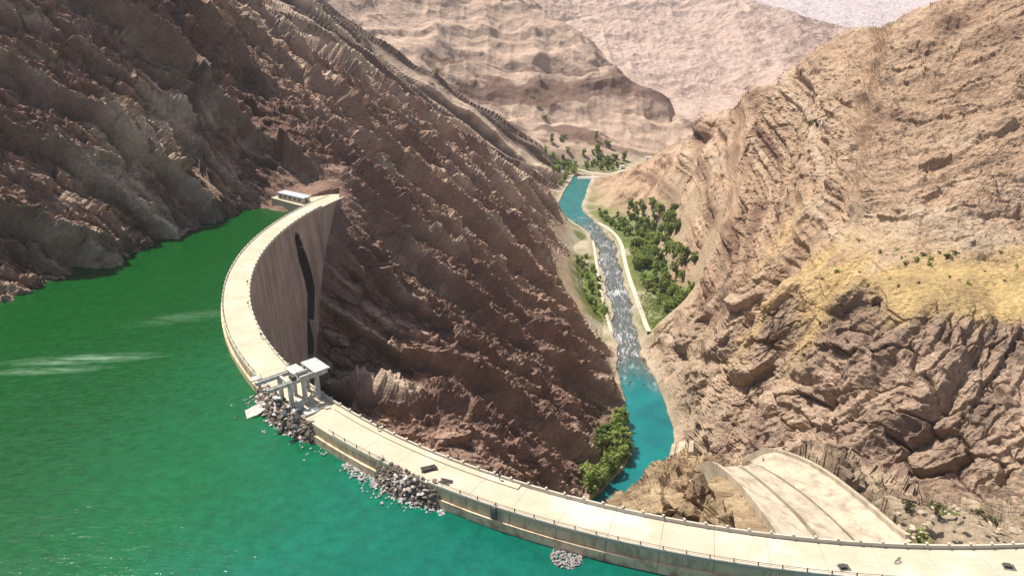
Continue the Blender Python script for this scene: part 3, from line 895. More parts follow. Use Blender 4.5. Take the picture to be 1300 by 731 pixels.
# ------------------------------------------------------------------ the arch dam
def deck_material():
    m, n, l, b = new_mat('deck_concrete')
    g = nd(n, 'ShaderNodeNewGeometry')
    def noise(sc, det=8.0, ro=.7):
        q = nd(n, 'ShaderNodeTexNoise', i_Scale=sc, i_Detail=det, i_Roughness=ro); l.new(g.outputs['Position'], q.inputs['Vector']); return q
    a = ramp(n, [(.3, (.42, .355, .25)), (.7, (.55, .475, .35))]); l.new(noise(.09).outputs[0], a.inputs[0])
    # whitish worn patches
    pa = ramp(n, [(.52, 0.0), (.66, 1.0)]); l.new(noise(.045, 6.0, .6).outputs[0], pa.inputs[0])
    m1 = nd(n, 'ShaderNodeMix', data_type='RGBA'); l.new(pa.outputs[0], m1.inputs[0]); l.new(a.outputs[0], m1.inputs[6]); m1.inputs[7].default_value = (.58, .53, .45, 1)
    # grey wheel tracks round the arc
    sx = nd(n, 'ShaderNodeVectorMath', operation='DISTANCE'); sx.inputs[1].default_value = (CX, CY, 0); l.new(g.outputs['Position'], sx.inputs[0])
    tot = None
    for rr_ in (190.7, 192.3, 193.4, 195.0):
        d = nd(n, 'ShaderNodeMath', operation='SUBTRACT'); l.new(sx.outputs['Value'], d.inputs[0]); d.inputs[1].default_value = rr_
        e = nd(n, 'ShaderNodeMath', operation='ABSOLUTE'); l.new(d.outputs[0], e.inputs[0])
        r = ramp(n, [(0.0, 1.0), (.5, 0.0)]); l.new(e.outputs[0], r.inputs[0])
        if tot is None: tot = r.outputs[0]
        else:
            k = nd(n, 'ShaderNodeMath', operation='MAXIMUM'); l.new(tot, k.inputs[0]); l.new(r.outputs[0], k.inputs[1]); tot = k.outputs[0]
    wn_ = ramp(n, [(.4, 0.0), (.7, .45)]); l.new(noise(.15).outputs[0], wn_.inputs[0])
    k = nd(n, 'ShaderNodeMath', operation='MULTIPLY'); l.new(tot, k.inputs[0]); l.new(wn_.outputs[0], k.inputs[1])
    m2 = nd(n, 'ShaderNodeMix', data_type='RGBA'); l.new(k.outputs[0], m2.inputs[0]); l.new(m1.outputs[2], m2.inputs[6]); m2.inputs[7].default_value = (.34, .29, .23, 1)
    # small dark stains and grit
    st = ramp(n, [(.60, 0.0), (.72, .6)]); l.new(noise(.55, 10.0, .75).outputs[0], st.inputs[0])
    m3 = nd(n, 'ShaderNodeMix', data_type='RGBA'); l.new(st.outputs[0], m3.inputs[0]); l.new(m2.outputs[2], m3.inputs[6]); m3.inputs[7].default_value = (.33, .27, .20, 1)
    l.new(m3.outputs[2], b.inputs['Base Color'])
    b.inputs['Roughness'].default_value = .92; b.inputs['Specular IOR Level'].default_value = .2
    bp = nd(n, 'ShaderNodeBump', i_Strength=.3, i_Distance=.15); l.new(noise(2.5).outputs[0], bp.inputs['Height']); l.new(bp.outputs[0], b.inputs['Normal'])
    return m
CONC_DECK = deck_material()
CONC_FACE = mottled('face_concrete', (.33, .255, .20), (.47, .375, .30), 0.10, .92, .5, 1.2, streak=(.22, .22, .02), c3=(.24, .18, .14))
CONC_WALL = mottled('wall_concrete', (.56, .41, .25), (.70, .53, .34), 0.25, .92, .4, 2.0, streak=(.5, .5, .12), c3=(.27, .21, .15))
CONC_BAND = mottled('band_concrete', (.66, .485, .295), (.78, .60, .39), 0.3, .92, .4, 2.0, streak=(.4, .4, .3), c3=(.36, .24, .15))
CONC_PARA = mottled('parapet_concrete', (.48, .42, .33), (.62, .55, .44), 0.4, .9, .3, 2.5)
CONC_WHITE = mottled('white_concrete', (.44, .42, .37), (.66, .64, .58), 0.7, .85, .3, 2.5, streak=(.9, .9, .25), c3=(.30, .27, .22))
STEEL = plain('dark_steel', (.07, .065, .06), .55)
GREY_STEEL = plain('grey_steel', (.33, .32, .29), .5)
CHUTE_M = mottled('chute_concrete', (.36, .30, .215), (.50, .425, .315), 0.12, .92, .35, 1.5, streak=(.5, .12, .3), c3=(.27, .215, .15))

dam = tag(empty('arch_dam', pol(192, 225, 0)), 'curved concrete arch dam with pale road deck between reservoir and gorge', 'dam')
DO = Vector(dam.location)
T0, T1 = 157.0, 292.0
def arc_piece(name, r0, r1, t0, t1, z0, z1, mat, parent=dam, n=4, r0b=None):
    """a curved block between two radii and two angles"""
    vs_, fs_ = [], []
    for i in range(n + 1):
        t = t0 + (t1 - t0) * i / n
        for rr, zz in ((r0b or r0, z0), (r1, z0), (r1, z1), (r0, z1)):
            vs_.append(Vector(pol(rr, t, zz)) - DO)
    for i in range(n):
        a = 4 * i
        for j in range(4):
            fs_.append((a + j, a + (j + 1) % 4, a + 4 + (j + 1) % 4, a + 4 + j))
    fs_ += [(3, 2, 1, 0), tuple(4 * n + j for j in range(4))]
    return MB().add(vs_, fs_).build(name, mat, parent)

# main wall: inner (downstream) face with its deep slot by the left abutment, outer face below the water
slot = np.array([(-5.6, 171.3), (-11, 170.9), (-19, 170.4), (-28.5, 169.5), (-37, 169.3), (-47, 170.6), (-58, 172.1), (-70, 173.6)])
tz = np.r_[np.arange(T0, 161, .8), np.arange(161, 169, .2), np.arange(169, 172.01, .1), np.arange(172.2, 180, .2), np.arange(180, T1 + .1, .8)]
zz = np.r_[-.5, np.arange(-3, -90, -1.6), np.arange(-92, -165, -8)]
TT, ZZ = np.meshgrid(tz, zz, indexing='ij')
off_ = TT - 170.5
cen = np.interp(-ZZ, -slot[:, 0], slot[:, 1])
TT = TT + (cen - 170.5) * np.clip(1 - np.abs(off_) / 9, 0, 1)      # the wall's joints follow the slot
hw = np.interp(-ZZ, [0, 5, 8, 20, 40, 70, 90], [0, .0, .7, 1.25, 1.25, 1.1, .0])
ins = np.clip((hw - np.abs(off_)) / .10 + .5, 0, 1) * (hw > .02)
RI = 188.3 - .045 * np.abs(ZZ) + ins * 6.0
# faint lift lines and block offsets on the face
RI += .05 * np.sign(np.sin(TT * 2.6)) + .04 * np.sign(np.sin(ZZ * 1.1))
A = np.stack([CX + RI * np.cos(np.radians(TT)) - DO.x, CY + RI * np.sin(np.radians(TT)) - DO.y, ZZ], -1).reshape(-1, 3)
n_t, n_z = TT.shape
ii = np.arange(n_t * n_z).reshape(n_t, n_z)
q1 = np.stack([ii[:-1, :-1], ii[:-1, 1:], ii[1:, 1:], ii[1:, :-1]], -1).reshape(-1, 4)
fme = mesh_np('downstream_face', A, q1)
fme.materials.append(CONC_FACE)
fme.materials.append(mottled('slot_shade_concrete', (.05, .042, .036), (.085, .07, .06), .3, .8, .4, 1.5))  # slot faces coloured near black to paint the shade inside
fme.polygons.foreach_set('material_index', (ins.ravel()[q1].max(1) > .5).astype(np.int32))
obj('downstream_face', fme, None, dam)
arc_piece('core', 194.9, 196.0, T0, T1, -70, -.56, CONC_FACE, n=130)
nsl = 45
for i in range(nsl):
    a, b = T0 + (T1 - T0) * i / nsl, T0 + (T1 - T0) * (i + 1) / nsl
    dz = random.uniform(-.015, .015)
    arc_piece('deck_slab', 187.5, 197.0, a + .008, b - .008, -.5, dz, CONC_DECK, n=4)
    if b > 160:
        arc_piece('wall_panel', 196.0, 197.02 + random.uniform(-.03, .03), a + .012, b - .012, -2.75, -.53, CONC_WALL, n=4)
        arc_piece('wall_footing', 196.0, 197.55 + random.uniform(-.04, .04), a + .012, b - .012, -8, -2.8, CONC_BAND, n=4)
    if b > 163:
        arc_piece('parapet', 187.55, 187.9, a + .02, b - .02, 0.02, .85 + random.uniform(-.03, .03), CONC_PARA, n=4)
    if not 218 < (a + b) / 2 < 228 and not 235 < (a + b) / 2 < 238.6:
        arc_piece('kerb', 196.55, 196.95, a + .02, b - .02, 0.02, .3, CONC_PARA, n=4)
arc_piece('walkway', 187.95, 189.5, 226.2, 243.5, 0.02, .28, CONC_DECK, n=24)
# railing posts
pm = MB().box(-.16, .16, -.16, .16, 0, 1.15).box(-.22, .22, -.22, .22, 1.15, 1.3).mesh('parapet_post', CONC_PARA)
um = MB().box(-.09, .09, -.09, .09, 0, .85).mesh('railing_post', STEEL)
t = 164.0
k = 0
while t < T1:
    o = obj('parapet_post', pm, None, dam, Vector(pol(187.72, t, 0.02)) - DO); o.rotation_euler.z = R(t)
    if not 217 < t < 228.5 and not 234.5 < t < 239:
        o = obj('railing_post', um, None, dam, Vector(pol(196.7, t + .3, 0.25)) - DO); o.rotation_euler.z = R(t)
    t += 1.27
for a, b in ((163, 217), (228.5, 234.5), (239, T1)):
    n = int((b - a) / 1.27) + 1
    mb = MB()
    for i in range(n):
        p, q = a + (b - a) * i / n, a + (b - a) * (i + 1) / n
        mb.bar(Vector(pol(196.7, p, 1.0)) - DO, Vector(pol(196.7, q, 1.0)) - DO, .07)
        mb.bar(Vector(pol(196.7, p, .65)) - DO, Vector(pol(196.7, q, .65)) - DO, .05)
    mb.build('handrail', STEEL, dam)
# dark block painted as a niche's shade, with a ladder on the upstream wall
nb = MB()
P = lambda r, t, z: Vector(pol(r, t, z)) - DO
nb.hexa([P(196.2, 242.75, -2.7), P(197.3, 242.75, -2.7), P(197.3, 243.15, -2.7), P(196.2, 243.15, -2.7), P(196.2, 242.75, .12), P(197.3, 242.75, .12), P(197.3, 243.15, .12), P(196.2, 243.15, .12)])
nb.build('niche_shade', STEEL, dam)
nb = MB()
for z_ in np.arange(-2.8, .6, .4):
    nb.bar(P(197.4, 242.8, z_), P(197.4, 243.1, z_), .07)
nb.bar(P(197.4, 242.8, -2.7), P(197.4, 242.8, .9), .07).bar(P(197.4, 243.1, -2.7), P(197.4, 243.1, .9), .07)
nb.build('ladder', GREY_STEEL, dam)

# road and building at the left abutment
me = bpy.data.meshes.new('abutment_road')
pp = [Vector((x, y, -.06)) for x, y in ROAD_POLY]
me.from_pydata(pp, [], [tuple(range(len(pp)))]); me.update()
bm = bmesh.new(); bm.from_mesh(me)
r_ = bmesh.ops.extrude_face_region(bm, geom=list(bm.faces))
bmesh.ops.translate(bm, verts=[v for v in r_['geom'] if isinstance(v, bmesh.types.BMVert)], vec=(0, 0, -5))
bmesh.ops.recalc_face_normals(bm, faces=bm.faces)
bm.to_mesh(me); bm.free()
tag(obj('abutment_road', me, CONC_DECK), kind='structure')

ROOF_M = mottled('lavender_roof', (.50, .49, .62), (.62, .61, .76), .6, .6, .2, 3.0)
bdir = Vector((-103.5 + 119, 365.5 - 376.5, 0)); bl = bdir.length
bld = tag(empty('gatehouse', (-111.2, 371.0, -.06), math.atan2(bdir.y, bdir.x)), 'low building with pale lavender flat roof at the far end of the dam', 'building')
MB().box(-bl / 2, bl / 2, -2.4, 2.4, -4, 2.6).build('wall', CONC_PARA, bld)
rf_ = MB().box(-bl / 2 - .5, bl / 2 + .5, -2.9, 2.9, 2.6, 2.95).build('roof', ROOF_M, bld)
MB().box(-bl / 2 - .5, bl / 2 + .5, -2.9, -2.65, 2.95, 3.2).box(-bl / 2 - .5, bl / 2 + .5, 2.65, 2.9, 2.95, 3.2).build('roof_edge', CONC_WHITE, rf_)
for i in range(5):
    x0 = -bl / 2 + 1.6 + i * 3.6
    w_ = MB().box(x0, x0 + 1.5, -2.46, -2.41, .9, 2.0).build('window', STEEL, bld)
    MB().box(x0 - .1, x0 + 1.6, -2.6, -2.41, .75, .88).build('sill', CONC_WHITE, w_)
MB().box(bl / 2 + .01, bl / 2 + .07, -.6, .6, 0, 2.1).build('door', STEEL, bld)

# ------------------------------------------------------------------ gate hoist standing across the crest
hoist = tag(empty('gate_hoist', pol(193.2, 222.8, 0), R(222.8)), 'white concrete gate hoist frame straddling the dam crest beside the rubble', 'gate hoist')
for x in (3.4, -.4, -4.1):
    for y in (-2.6, 3.0):
        MB().box(x - .5, x + .5, y - .5, y + .5, 0.02, 6.6).build('column', CONC_WHITE, hoist, .06)
for y in (-2.6, 3.0):
    bmn = MB().box(-7.2, 9.4 if y > 0 else 9.9, y - .55, y + .55, 6.6, 7.6).build('runway_beam', CONC_WHITE, hoist, .06)
    MB().box(-6.8, 9.2, y - .1, y + .1, 7.6, 7.75).build('crane_rail', STEEL, bmn)
for x in (3.4, -.4, -4.1):
    MB().box(x - .35, x + .35, -2.05, 2.45, 6.65, 7.35).build('cross_beam', CONC_WHITE, hoist, .04)
MB().box(-7.7, -3.3, -3.7, 4.0, 7.8, 8.25).build('roof_slab', CONC_WHITE, hoist, .06)
MB().box(-2.2, 1.2, -3.9, 1.2, 7.8, 8.2).build('roof_slab', CONC_WHITE, hoist, .06)
for (x0, x1) in ((-7.4, -7.0), (-3.8, -3.4), (-2.2, -1.8), (.8, 1.2)):
    MB().box(x0, x1, -2.85, -2.35, 7.76, 7.8).build('roof_bearing', GREY_STEEL, hoist)
hd = MB()
hd.tube((-2.2, 2.0, 8.4), (.8, 2.0, 8.4), .55, .55, 12).box(-2.6, 1.2, 1.5, 2.5, 7.76, 8.0)
hd.build('hoist_drum', GREY_STEEL, hoist)
MB().box(1.6, 2.8, 1.6, 3.6, 7.76, 8.8).build('hoist_motor', STEEL, hoist, .05)
MB().box(-3.2, 1.0, 3.6, 4.0, 7.76, 8.4).build('girder', CONC_WHITE, hoist)
hr = MB()
for x in (-7.6, -5.5, -3.4):
    hr.bar((x, -3.6, 8.25), (x, -3.6, 9.3), .07)
hr.bar((-7.6, -3.6, 9.3), (-3.4, -3.6, 9.3), .07).bar((-7.6, -3.6, 8.8), (-3.4, -3.6, 8.8), .05)
hr.build('roof_railing', STEEL, hoist)
MB().box(1.2, 2.7, 3.6, 5.2, .02, 2.3).build('control_cabinet', CONC_WHITE, hoist, .06)
lad = MB()
for z_ in np.arange(.4, 6.6, .4): lad.bar((-4.85, 3.0 - .25, z_), (-4.85, 3.25, z_), .05)
lad.bar((-4.85, 2.75, .02), (-4.85, 2.75, 6.8), .06).bar((-4.85, 3.25, .02), (-4.85, 3.25, 6.8), .06)
lad.build('ladder', GREY_STEEL, hoist)
for x, y in ((1.5, -.5), (-2.2, .6)):
    c_ = MB().tube((x, y, 3.2), (x, y, 7.6), .06, .06, 6).build('cable', STEEL, hoist)
    MB().box(x - .35, x + .35, y - .25, y + .25, 2.5, 3.25).build('hook_block', GREY_STEEL, c_)
brc = MB().bar((-3.9, 3.1, 3.6), (-.6, 3.1, .3), .35).build('brace', CONC_WHITE, hoist)

# ------------------------------------------------------------------ rubble and small things along the crest
def rock_mesh(seed, sub=2, rough=.34):
    bm = bmesh.new()
    bmesh.ops.create_icosphere(bm, subdivisions=sub, radius=1)
    rr = random.Random(seed)
    cuts = [(Vector((rr.gauss(0, 1), rr.gauss(0, 1), rr.gauss(0, 1))).normalized(), rr.uniform(.55, .85)) for _ in range(8)]
    for v in bm.verts:
        for n_, d_ in cuts:
            e = v.co.dot(n_) - d_
            if e > 0: v.co -= n_ * e
        v.co *= 1 + rr.uniform(-.06, .06)
    sc = Vector((rr.uniform(.8, 1.2), rr.uniform(.7, 1.0), rr.uniform(.55, .8)))
    for v in bm.verts: v.co = Vector((v.co.x * sc.x, v.co.y * sc.y, v.co.z * sc.z))
    me = bpy.data.meshes.new('boulder'); bm.to_mesh(me); bm.free()
    return me
def rock_material(name, c1, c2):
    m, n, l, b = new_mat(name)
    oi = nd(n, 'ShaderNodeObjectInfo')
    g = nd(n, 'ShaderNodeNewGeometry')
    no = nd(n, 'ShaderNodeTexNoise', i_Scale=1.5, i_Detail=8.0, i_Roughness=.7); l.new(g.outputs['Position'], no.inputs['Vector'])
    ad = nd(n, 'ShaderNodeMath', operation='MULTIPLY_ADD'); l.new(oi.outputs['Random'], ad.inputs[0]); ad.inputs[1].default_value = .7; ad.inputs[2].default_value = -.35
    a2 = nd(n, 'ShaderNodeMath', operation='ADD'); l.new(no.outputs[0], a2.inputs[0]); l.new(ad.outputs[0], a2.inputs[1])
    rp = ramp(n, [(.25, c1), (.75, c2)]); l.new(a2.outputs[0], rp.inputs[0]); l.new(rp.outputs[0], b.inputs['Base Color'])
    b.inputs['Roughness'].default_value = .92
    bp = nd(n, 'ShaderNodeBump', i_Strength=.6, i_Distance=.2); l.new(no.outputs[0], bp.inputs['Height']); l.new(bp.outputs[0], b.inputs['Normal'])
    return m
RUB = rock_material('rubble_stone', (.16, .12, .095), (.54, .46, .39))
TAN = rock_material('tan_stone', (.26, .19, .13), (.50, .40, .28))
PALE = rock_material('pale_stone', (.30, .26, .24), (.64, .60, .57))
tan_rocks = []
rocks = [rock_mesh(i) for i in range(8)]
small = [rock_mesh(40 + i, 1) for i in range(6)]
for m_ in rocks[:5] + small: m_.materials.append(RUB)
for m_ in rocks[5:]: m_.materials.append(PALE)
def pile(name, th0, th1, n, smin, smax, label, group, zt=.5, rmax=202.0, reach=8.0):
    for i in range(n):
        t = random.uniform(th0, th1)
        e = 1 - abs((t - (th0 + th1) / 2) / ((th1 - th0) / 2)) ** 2
        f = random.random() ** .8
        r = 196.2 + f * (rmax - 196.2) * (.45 + .55 * e)
        z = (zt + .1) * (1 - f * 1.05) * (.55 + .45 * e) - f * reach * .72 + random.uniform(-.3, .5)
        o = obj(name, random.choice(rocks), None, None, pol(r, t, z))
        sc = random.uniform(smin, smax) * (1.15 if f < .6 else .9)
        o.scale = (sc, sc * random.uniform(.8, 1.2), sc * random.uniform(.45, .95))
        o.rotation_euler = (random.uniform(-.6, .6), random.uniform(-.6, .6), random.uniform(0, 6.3))
        tag(o, ('large ' if sc > .85 else 'small ') + ('pale ' if o.data in rocks[5:] else 'dark ') + label, 'boulder', group)
pile('boulder', 218.0, 226.6, 120, .35, 1.05, 'boulder tumbled against the dam wall below the gate hoist', 'rubble below the gate hoist')
pile('boulder', 233.8, 238.8, 100, .28, .75, 'stone in the rubble heap spilling from the deck into the reservoir', 'rubble heap on the upstream edge', rmax=200.8)
def scatter_stuff(name, pts, mat, meshes, smin, smax, label):
    vs_, fs_ = [], []
    cache = [(np.array([v.co[:] for v in m.vertices]), [tuple(p.vertices) for p in m.polygons]) for m in meshes]
    base = 0
    V, F_ = [], []
    for p in pts:
        v, f = random.choice(cache)
        sc = random.uniform(smin, smax)
        rot = np.array(Euler((random.uniform(-.5, .5), random.uniform(-.5, .5), random.uniform(0, 6.3))).to_matrix())
        V.append(v @ rot.T * sc + np.array(p)); F_.append(np.array(f) + base); base += len(v)
    me = mesh_np(name, np.concatenate(V), np.concatenate(F_))
    return tag(obj(name, me, mat), label, kind='stuff')
pts = []
for i in range(520):
    t = random.uniform(230.6, 239.6); r = 197.2 + abs(random.gauss(0, 1)) * 2.6 * (1 - abs(t - 235.5) / 8)
    pts.append(pol(r, t, WATER + random.uniform(-.25, .3)))
for i in range(150):
    t = random.uniform(217.5, 229); pts.append(pol(197.2 + abs(random.gauss(0, 1)) * 3, t, WATER + random.uniform(-.3, .3)))
scatter_stuff('shore_stones', pts, PALE, small, .2, .55, 'small pale stones strewn at the waterline under the dam wall')
pts = []
for th0, th1, n_, rm in ((218, 226.8, 900, 201.6), (233.6, 239, 700, 200.4)):
    for i in range(n_):
        t = random.uniform(th0, th1); e = 1 - abs((t - (th0 + th1) / 2) / ((th1 - th0) / 2)) ** 2
        f = random.random(); pts.append(pol(196.4 + f * (rm - 196.4) * (.45 + .55 * e), t, .5 * (1 - f) * e - f * 6.2 + random.uniform(-.5, .3)))
scatter_stuff('rubble', pts, RUB, small, .3, .8, 'loose broken stone filling the heaps against the upstream dam wall')
pts = []
for i in range(420):
    a_ = random.uniform(0, 6.28); rr = math.sqrt(random.random())
    pts.append(pol(199.3 + 3.0 * rr * math.cos(a_), 247.9 + .95 * rr * math.sin(a_), WATER + random.uniform(-.15, .35)))
scatter_stuff('stone_shoal', pts, PALE, small, .15, .42, 'patch of whitish stones breaking the surface beside the dam wall')

# broken slabs
def slab_thing(name, loc, size, rot, label, mat=CONC_WHITE, cat='slab'):
    rr = random.Random(hash(label) % 999)
    mb = MB()
    a, b, h = size
    ring = [(-a, -b * .8), (-a * .1, -b), (a, -b * .6), (a * .9, b * .7), (a * .2, b), (-a * .8, b * .8)]
    n = len(ring)
    mb.add([(x, y, 0) for x, y in ring] + [(x * .97, y * .97, h) for x, y in ring],
           [tuple(range(n - 1, -1, -1)), tuple(range(n, 2 * n))] + [(i, (i + 1) % n, n + (i + 1) % n, n + i) for i in range(n)])
    o = mb.build(name, mat, None, .03)
    o.location = loc; o.rotation_euler = rot
    return tag(o, label, cat)
slab_thing('concrete_slab', pol(201.6, 220.2, -4.4), (3.0, 1.9, .45), (.25, -.2, .6), 'large pale slab lying at the waterline below the gate hoist')
slab_thing('concrete_slab', pol(194.2, 225.2, .04), (2.3, 1.3, .4), (.02, .05, .9), 'white broken slab on the shaded deck just past the gate hoist')
slab_thing('concrete_slab', pol(197.6, 221.8, .3), (1.9, 1.1, .4), (.3, .25, 2.2), 'white slab tipped on the rubble beside the gate hoist columns')
slab_thing('concrete_slab', pol(197.4, 217.7, .3), (1.6, 1.0, .4), (.35, -.2, .3), 'white slab at the upper end of the rubble by the gate hoist')
slab_thing('concrete_slab', pol(190.2, 225.6, .04), (.8, .5, .25), (0, 0, .4), 'small pale block on the shaded deck near the parapet')

WOOD = plain('dark_timber', (.075, .065, .055), .85)
def planks(loc, rz, n, length, label):
    t = tag(empty('timber_stack', loc, rz), label, 'timber')
    for i in range(n):
        MB().box(-length / 2, length / 2, -.14, .14, 0, .2).build('plank', WOOD, t, .02, (random.uniform(-.3, .3), (i % 4) * .45 - .7, (i // 4) * .2)).rotation_euler.z = random.uniform(-.25, .25)
planks(pol(192.9, 237.2, .04), .35, 9, 3.4, 'dark heap of timbers on the deck above the rubble heap')
planks(pol(194.6, 239.0, .04), -.25, 4, 2.8, 'thin dark pile of boards on the deck past the rubble heap')
def hatch(loc, rz, label):
    t = tag(empty('deck_hatch', loc, rz), label, 'hatch')
    MB().box(-1.1, 1.1, -.8, .8, 0, .12).build('frame', GREY_STEEL, t, .02)
    for i in range(6):
        MB().box(-1.0 + i * .34, -.76 + i * .34, -.7, .7, .12, .2).build('bar', STEEL, t)
    MB().box(-.9, .3, -.5, .5, .2, .62).build('cover_box', STEEL, t, .04)
hatch(pol(194.4, 262.9, .03), .1, 'dark steel hatch on the deck near the upstream kerb beyond the spillway divider')
hatch(pol(192.9, 272.0, .03), -.2, 'dark steel hatch on the deck at the lower right corner')
# bicycle left standing on the deck
bk = tag(empty('bicycle', pol(191.9, 266.0, .03), .5), 'dark bicycle standing alone on the pale deck by the spillway', 'bicycle')
for x in (-.55, .55):
    w_ = MB(); n = 14
    for i in range(n):
        a0, a1 = 2 * math.pi * i / n, 2 * math.pi * (i + 1) / n
        w_.bar((x + .36 * math.cos(a0), 0, .38 + .36 * math.sin(a0)), (x + .36 * math.cos(a1), 0, .38 + .36 * math.sin(a1)), .07)
    w_.bar((x - .34, 0, .38), (x + .34, 0, .38), .02).bar((x, 0, .04), (x, 0, .72), .02)
    w_.build('wheel', STEEL, bk)
MB().bar((-.55, 0, .38), (-.1, 0, .4), .05).bar((-.1, 0, .4), (-.22, 0, .95), .05).bar((-.1, 0, .4), (.4, 0, .88), .06).bar((-.2, 0, .85), (.4, 0, .9), .05).bar((.55, 0, .38), (.38, 0, 1.02), .05).bar((-.55, 0, .38), (-.2, 0, .85), .04).build('frame', STEEL, bk)
MB().bar((-.36, 0, .98), (-.08, 0, .98), .16, .07).build('saddle', STEEL, bk)
MB().bar((.36, -.3, 1.04), (.36, .3, 1.04), .05).build('handlebar', STEEL, bk)
# small lantern posts along the inner parapet
for i, (t, lab) in enumerate(((195.5, 'farthest along the bend'), (201.8, 'midway round the bend'), (210.2, 'just before the gate hoist'), (231.1, 'past the hoist shadow'), (242.0, 'where the walkway kerb ends'))):
    o = tag(empty('lantern_post', pol(188.5, t, .02), R(t)), 'short dark lantern post on the inner deck edge ' + lab, 'lantern')
    MB().tube((0, 0, 0), (0, 0, 1.3), .09, .07, 7).build('pole', STEEL, o)
    MB().box(-.28, .28, -.28, .28, 1.3, 1.85).build('lantern', STEEL, o, .05)

# ------------------------------------------------------------------ spillway
sp = tag(empty('spillway', CH_EDGES[1][0]), 'pale concrete spillway chutes curving down beside the cliff', 'spillway')
SO = Vector(sp.location)
def lerp_edges(e0, e1, f):
    return [Vector(a) * (1 - f) + Vector(b) * f - SO for a, b in zip(e0, e1)]
def smooth_line(P_, n=26):
    P_ = np.array([tuple(p) for p in P_])
    s_ = np.r_[0, np.cumsum(np.linalg.norm(np.diff(P_, axis=0), axis=1))]
    t_ = np.linspace(0, s_[-1], n)
    Q = np.stack([np.interp(t_, s_, P_[:, k]) for k in range(3)], 1)
    for _ in range(6):
        Q[1:-1] = .25 * Q[:-2] + .5 * Q[1:-1] + .25 * Q[2:]
    return Q
EL = [smooth_line([Vector(p) - SO for p in e]) for e in CH_EDGES]
def extend(Q):
    """carry each line over the lip and down out of sight"""
    d = Q[-1] - Q[-3]; d = d / np.linalg.norm(d)
    out = list(Q)
    p = Q[-1].copy(); dz = d[2]
    for i in range(10):
        dz -= .09
        p = p + np.array([d[0] * 2.4, d[1] * 2.4, dz * 2.4]); out.append(p.copy())
    return np.array(out)
EL = [extend(Q) for Q in EL]
EL = [np.concatenate([[Q[0] + (Q[0] - Q[2]) / np.linalg.norm((Q[0] - Q[2])[:2]) * 6.0 * np.array((.3, 1, 1))], Q]) for Q in EL]
lift = [.3, .0, .0, 3.6]
GAP = {1: .075, 2: .035}
for b in range(3):
    vs_, fs_ = [], []
    n = len(EL[0]); m = 8
    f0, f1 = GAP.get(b, 0.0), 1 - GAP.get(b + 1, 0.0)
    for i in range(n):
        for j in range(-1, m + 2):
            f = f0 + (f1 - f0) * min(max(j, 0), m) / m
            p = EL[b][i] * (1 - f) + EL[b + 1][i] * f
            p[2] += (lift[b] * (1 - f) + lift[b + 1] * f) - (3.5 if j < 0 or j > m else .2 * math.sin(f * math.pi))
            vs_.append(p)
    w_ = m + 3
    for i in range(n - 1):
        for j in range(w_ - 1):
            a = i * w_ + j
            fs_.append((a, a + 1, a + w_ + 1, a + w_))
    obj('chute_floor', mesh_np('chute_floor', vs_, fs_), CHUTE_M, sp)
for b in (0, 3):
    h_, w_ = .45, 1.0
    mb = MB()
    Q = EL[b]
    for i in range(len(Q) - 1):
        mb.bar(Vector(Q[i]) + Vector((0, 0, h_ / 2 - 4.5 + lift[b])), Vector(Q[i + 1]) + Vector((0, 0, h_ / 2 - 4.5 + lift[b])), w_, h_ + 9)
    mb.build('side_wall', CHUTE_M, sp)
for b in (1, 2):
    mb = MB()
    Q = EL[b]
    for i in range(len(Q) - 1):
        mb.bar(Vector(Q[i]) + Vector((0, 0, -3.2)), Vector(Q[i + 1]) + Vector((0, 0, -3.2)), 2.2, .8)
    mb.build('drain_slot', CONC_FACE, sp)
# apron that turns left towards the flip bucket
ap = [at_y(914, 595, 207), at_y(945, 593, 205), at_y(925, 587, 216), at_y(900, 593, 222), at_y(880, 600, 228), at_y(888, 606, 216)]
me_ = MB()
n = len(ap)
me_.add([Vector(p) - SO + Vector((0, 0, .4)) for p in ap] + [Vector(p) - SO + Vector((0, 0, -5)) for p in ap],
        [tuple(range(n))] + [(i, (i + 1) % n, n + (i + 1) % n, n + i) for i in range(n)])
me_.build('apron', CHUTE_M, sp)
# flip bucket piers above the pool
fb = tag(empty('flip_bucket', at_y(868, 598, 238)), 'three pale concrete piers of the flip bucket above the turquoise pool', 'flip bucket')
FO = Vector(fb.location)
for (x0, x1, xt0, xt1, pt) in ((843, 856, 851, 856, 577), (862, 874, 860, 869, 574), (879, 892, 874, 880, 573)):
    a, b = Vector(at_y(x0, 601, 234)) - FO, Vector(at_y(x1, 601, 234)) - FO
    c, d = Vector(at_y(xt1, pt, 239)) - FO, Vector(at_y(xt0, pt, 239)) - FO
    back = Vector((2.5, 9, -1))
    mb = MB()
    dn = Vector((0, 0, -5))
    mb.hexa([a + dn, b + dn, b + back + dn, a + back + dn, d, c, c + back, d + back])
    mb.build('pier', CHUTE_M, fb, .12)

# ------------------------------------------------------------------ vegetation
def hit(px, py, y0=130.0, y1=1400.0):
    """first ground point on the line of sight through a photo pixel"""
    ys = np.exp(np.linspace(math.log(y0), math.log(y1), 600))
    u, v = px - 650.0, 365.5 - py
    dy = FPX * CP + v * SP; dz = -FPX * SP + v * CP
    t = ys / dy
    x, z = u * t, CAM_H + dz * t
    g = ground_point(x, ys)
    k = np.where(z < g[:, 2])[0]
    k = k[0] if len(k) else len(ys) - 1
    return Vector((x[k], ys[k], g[k, 2]))

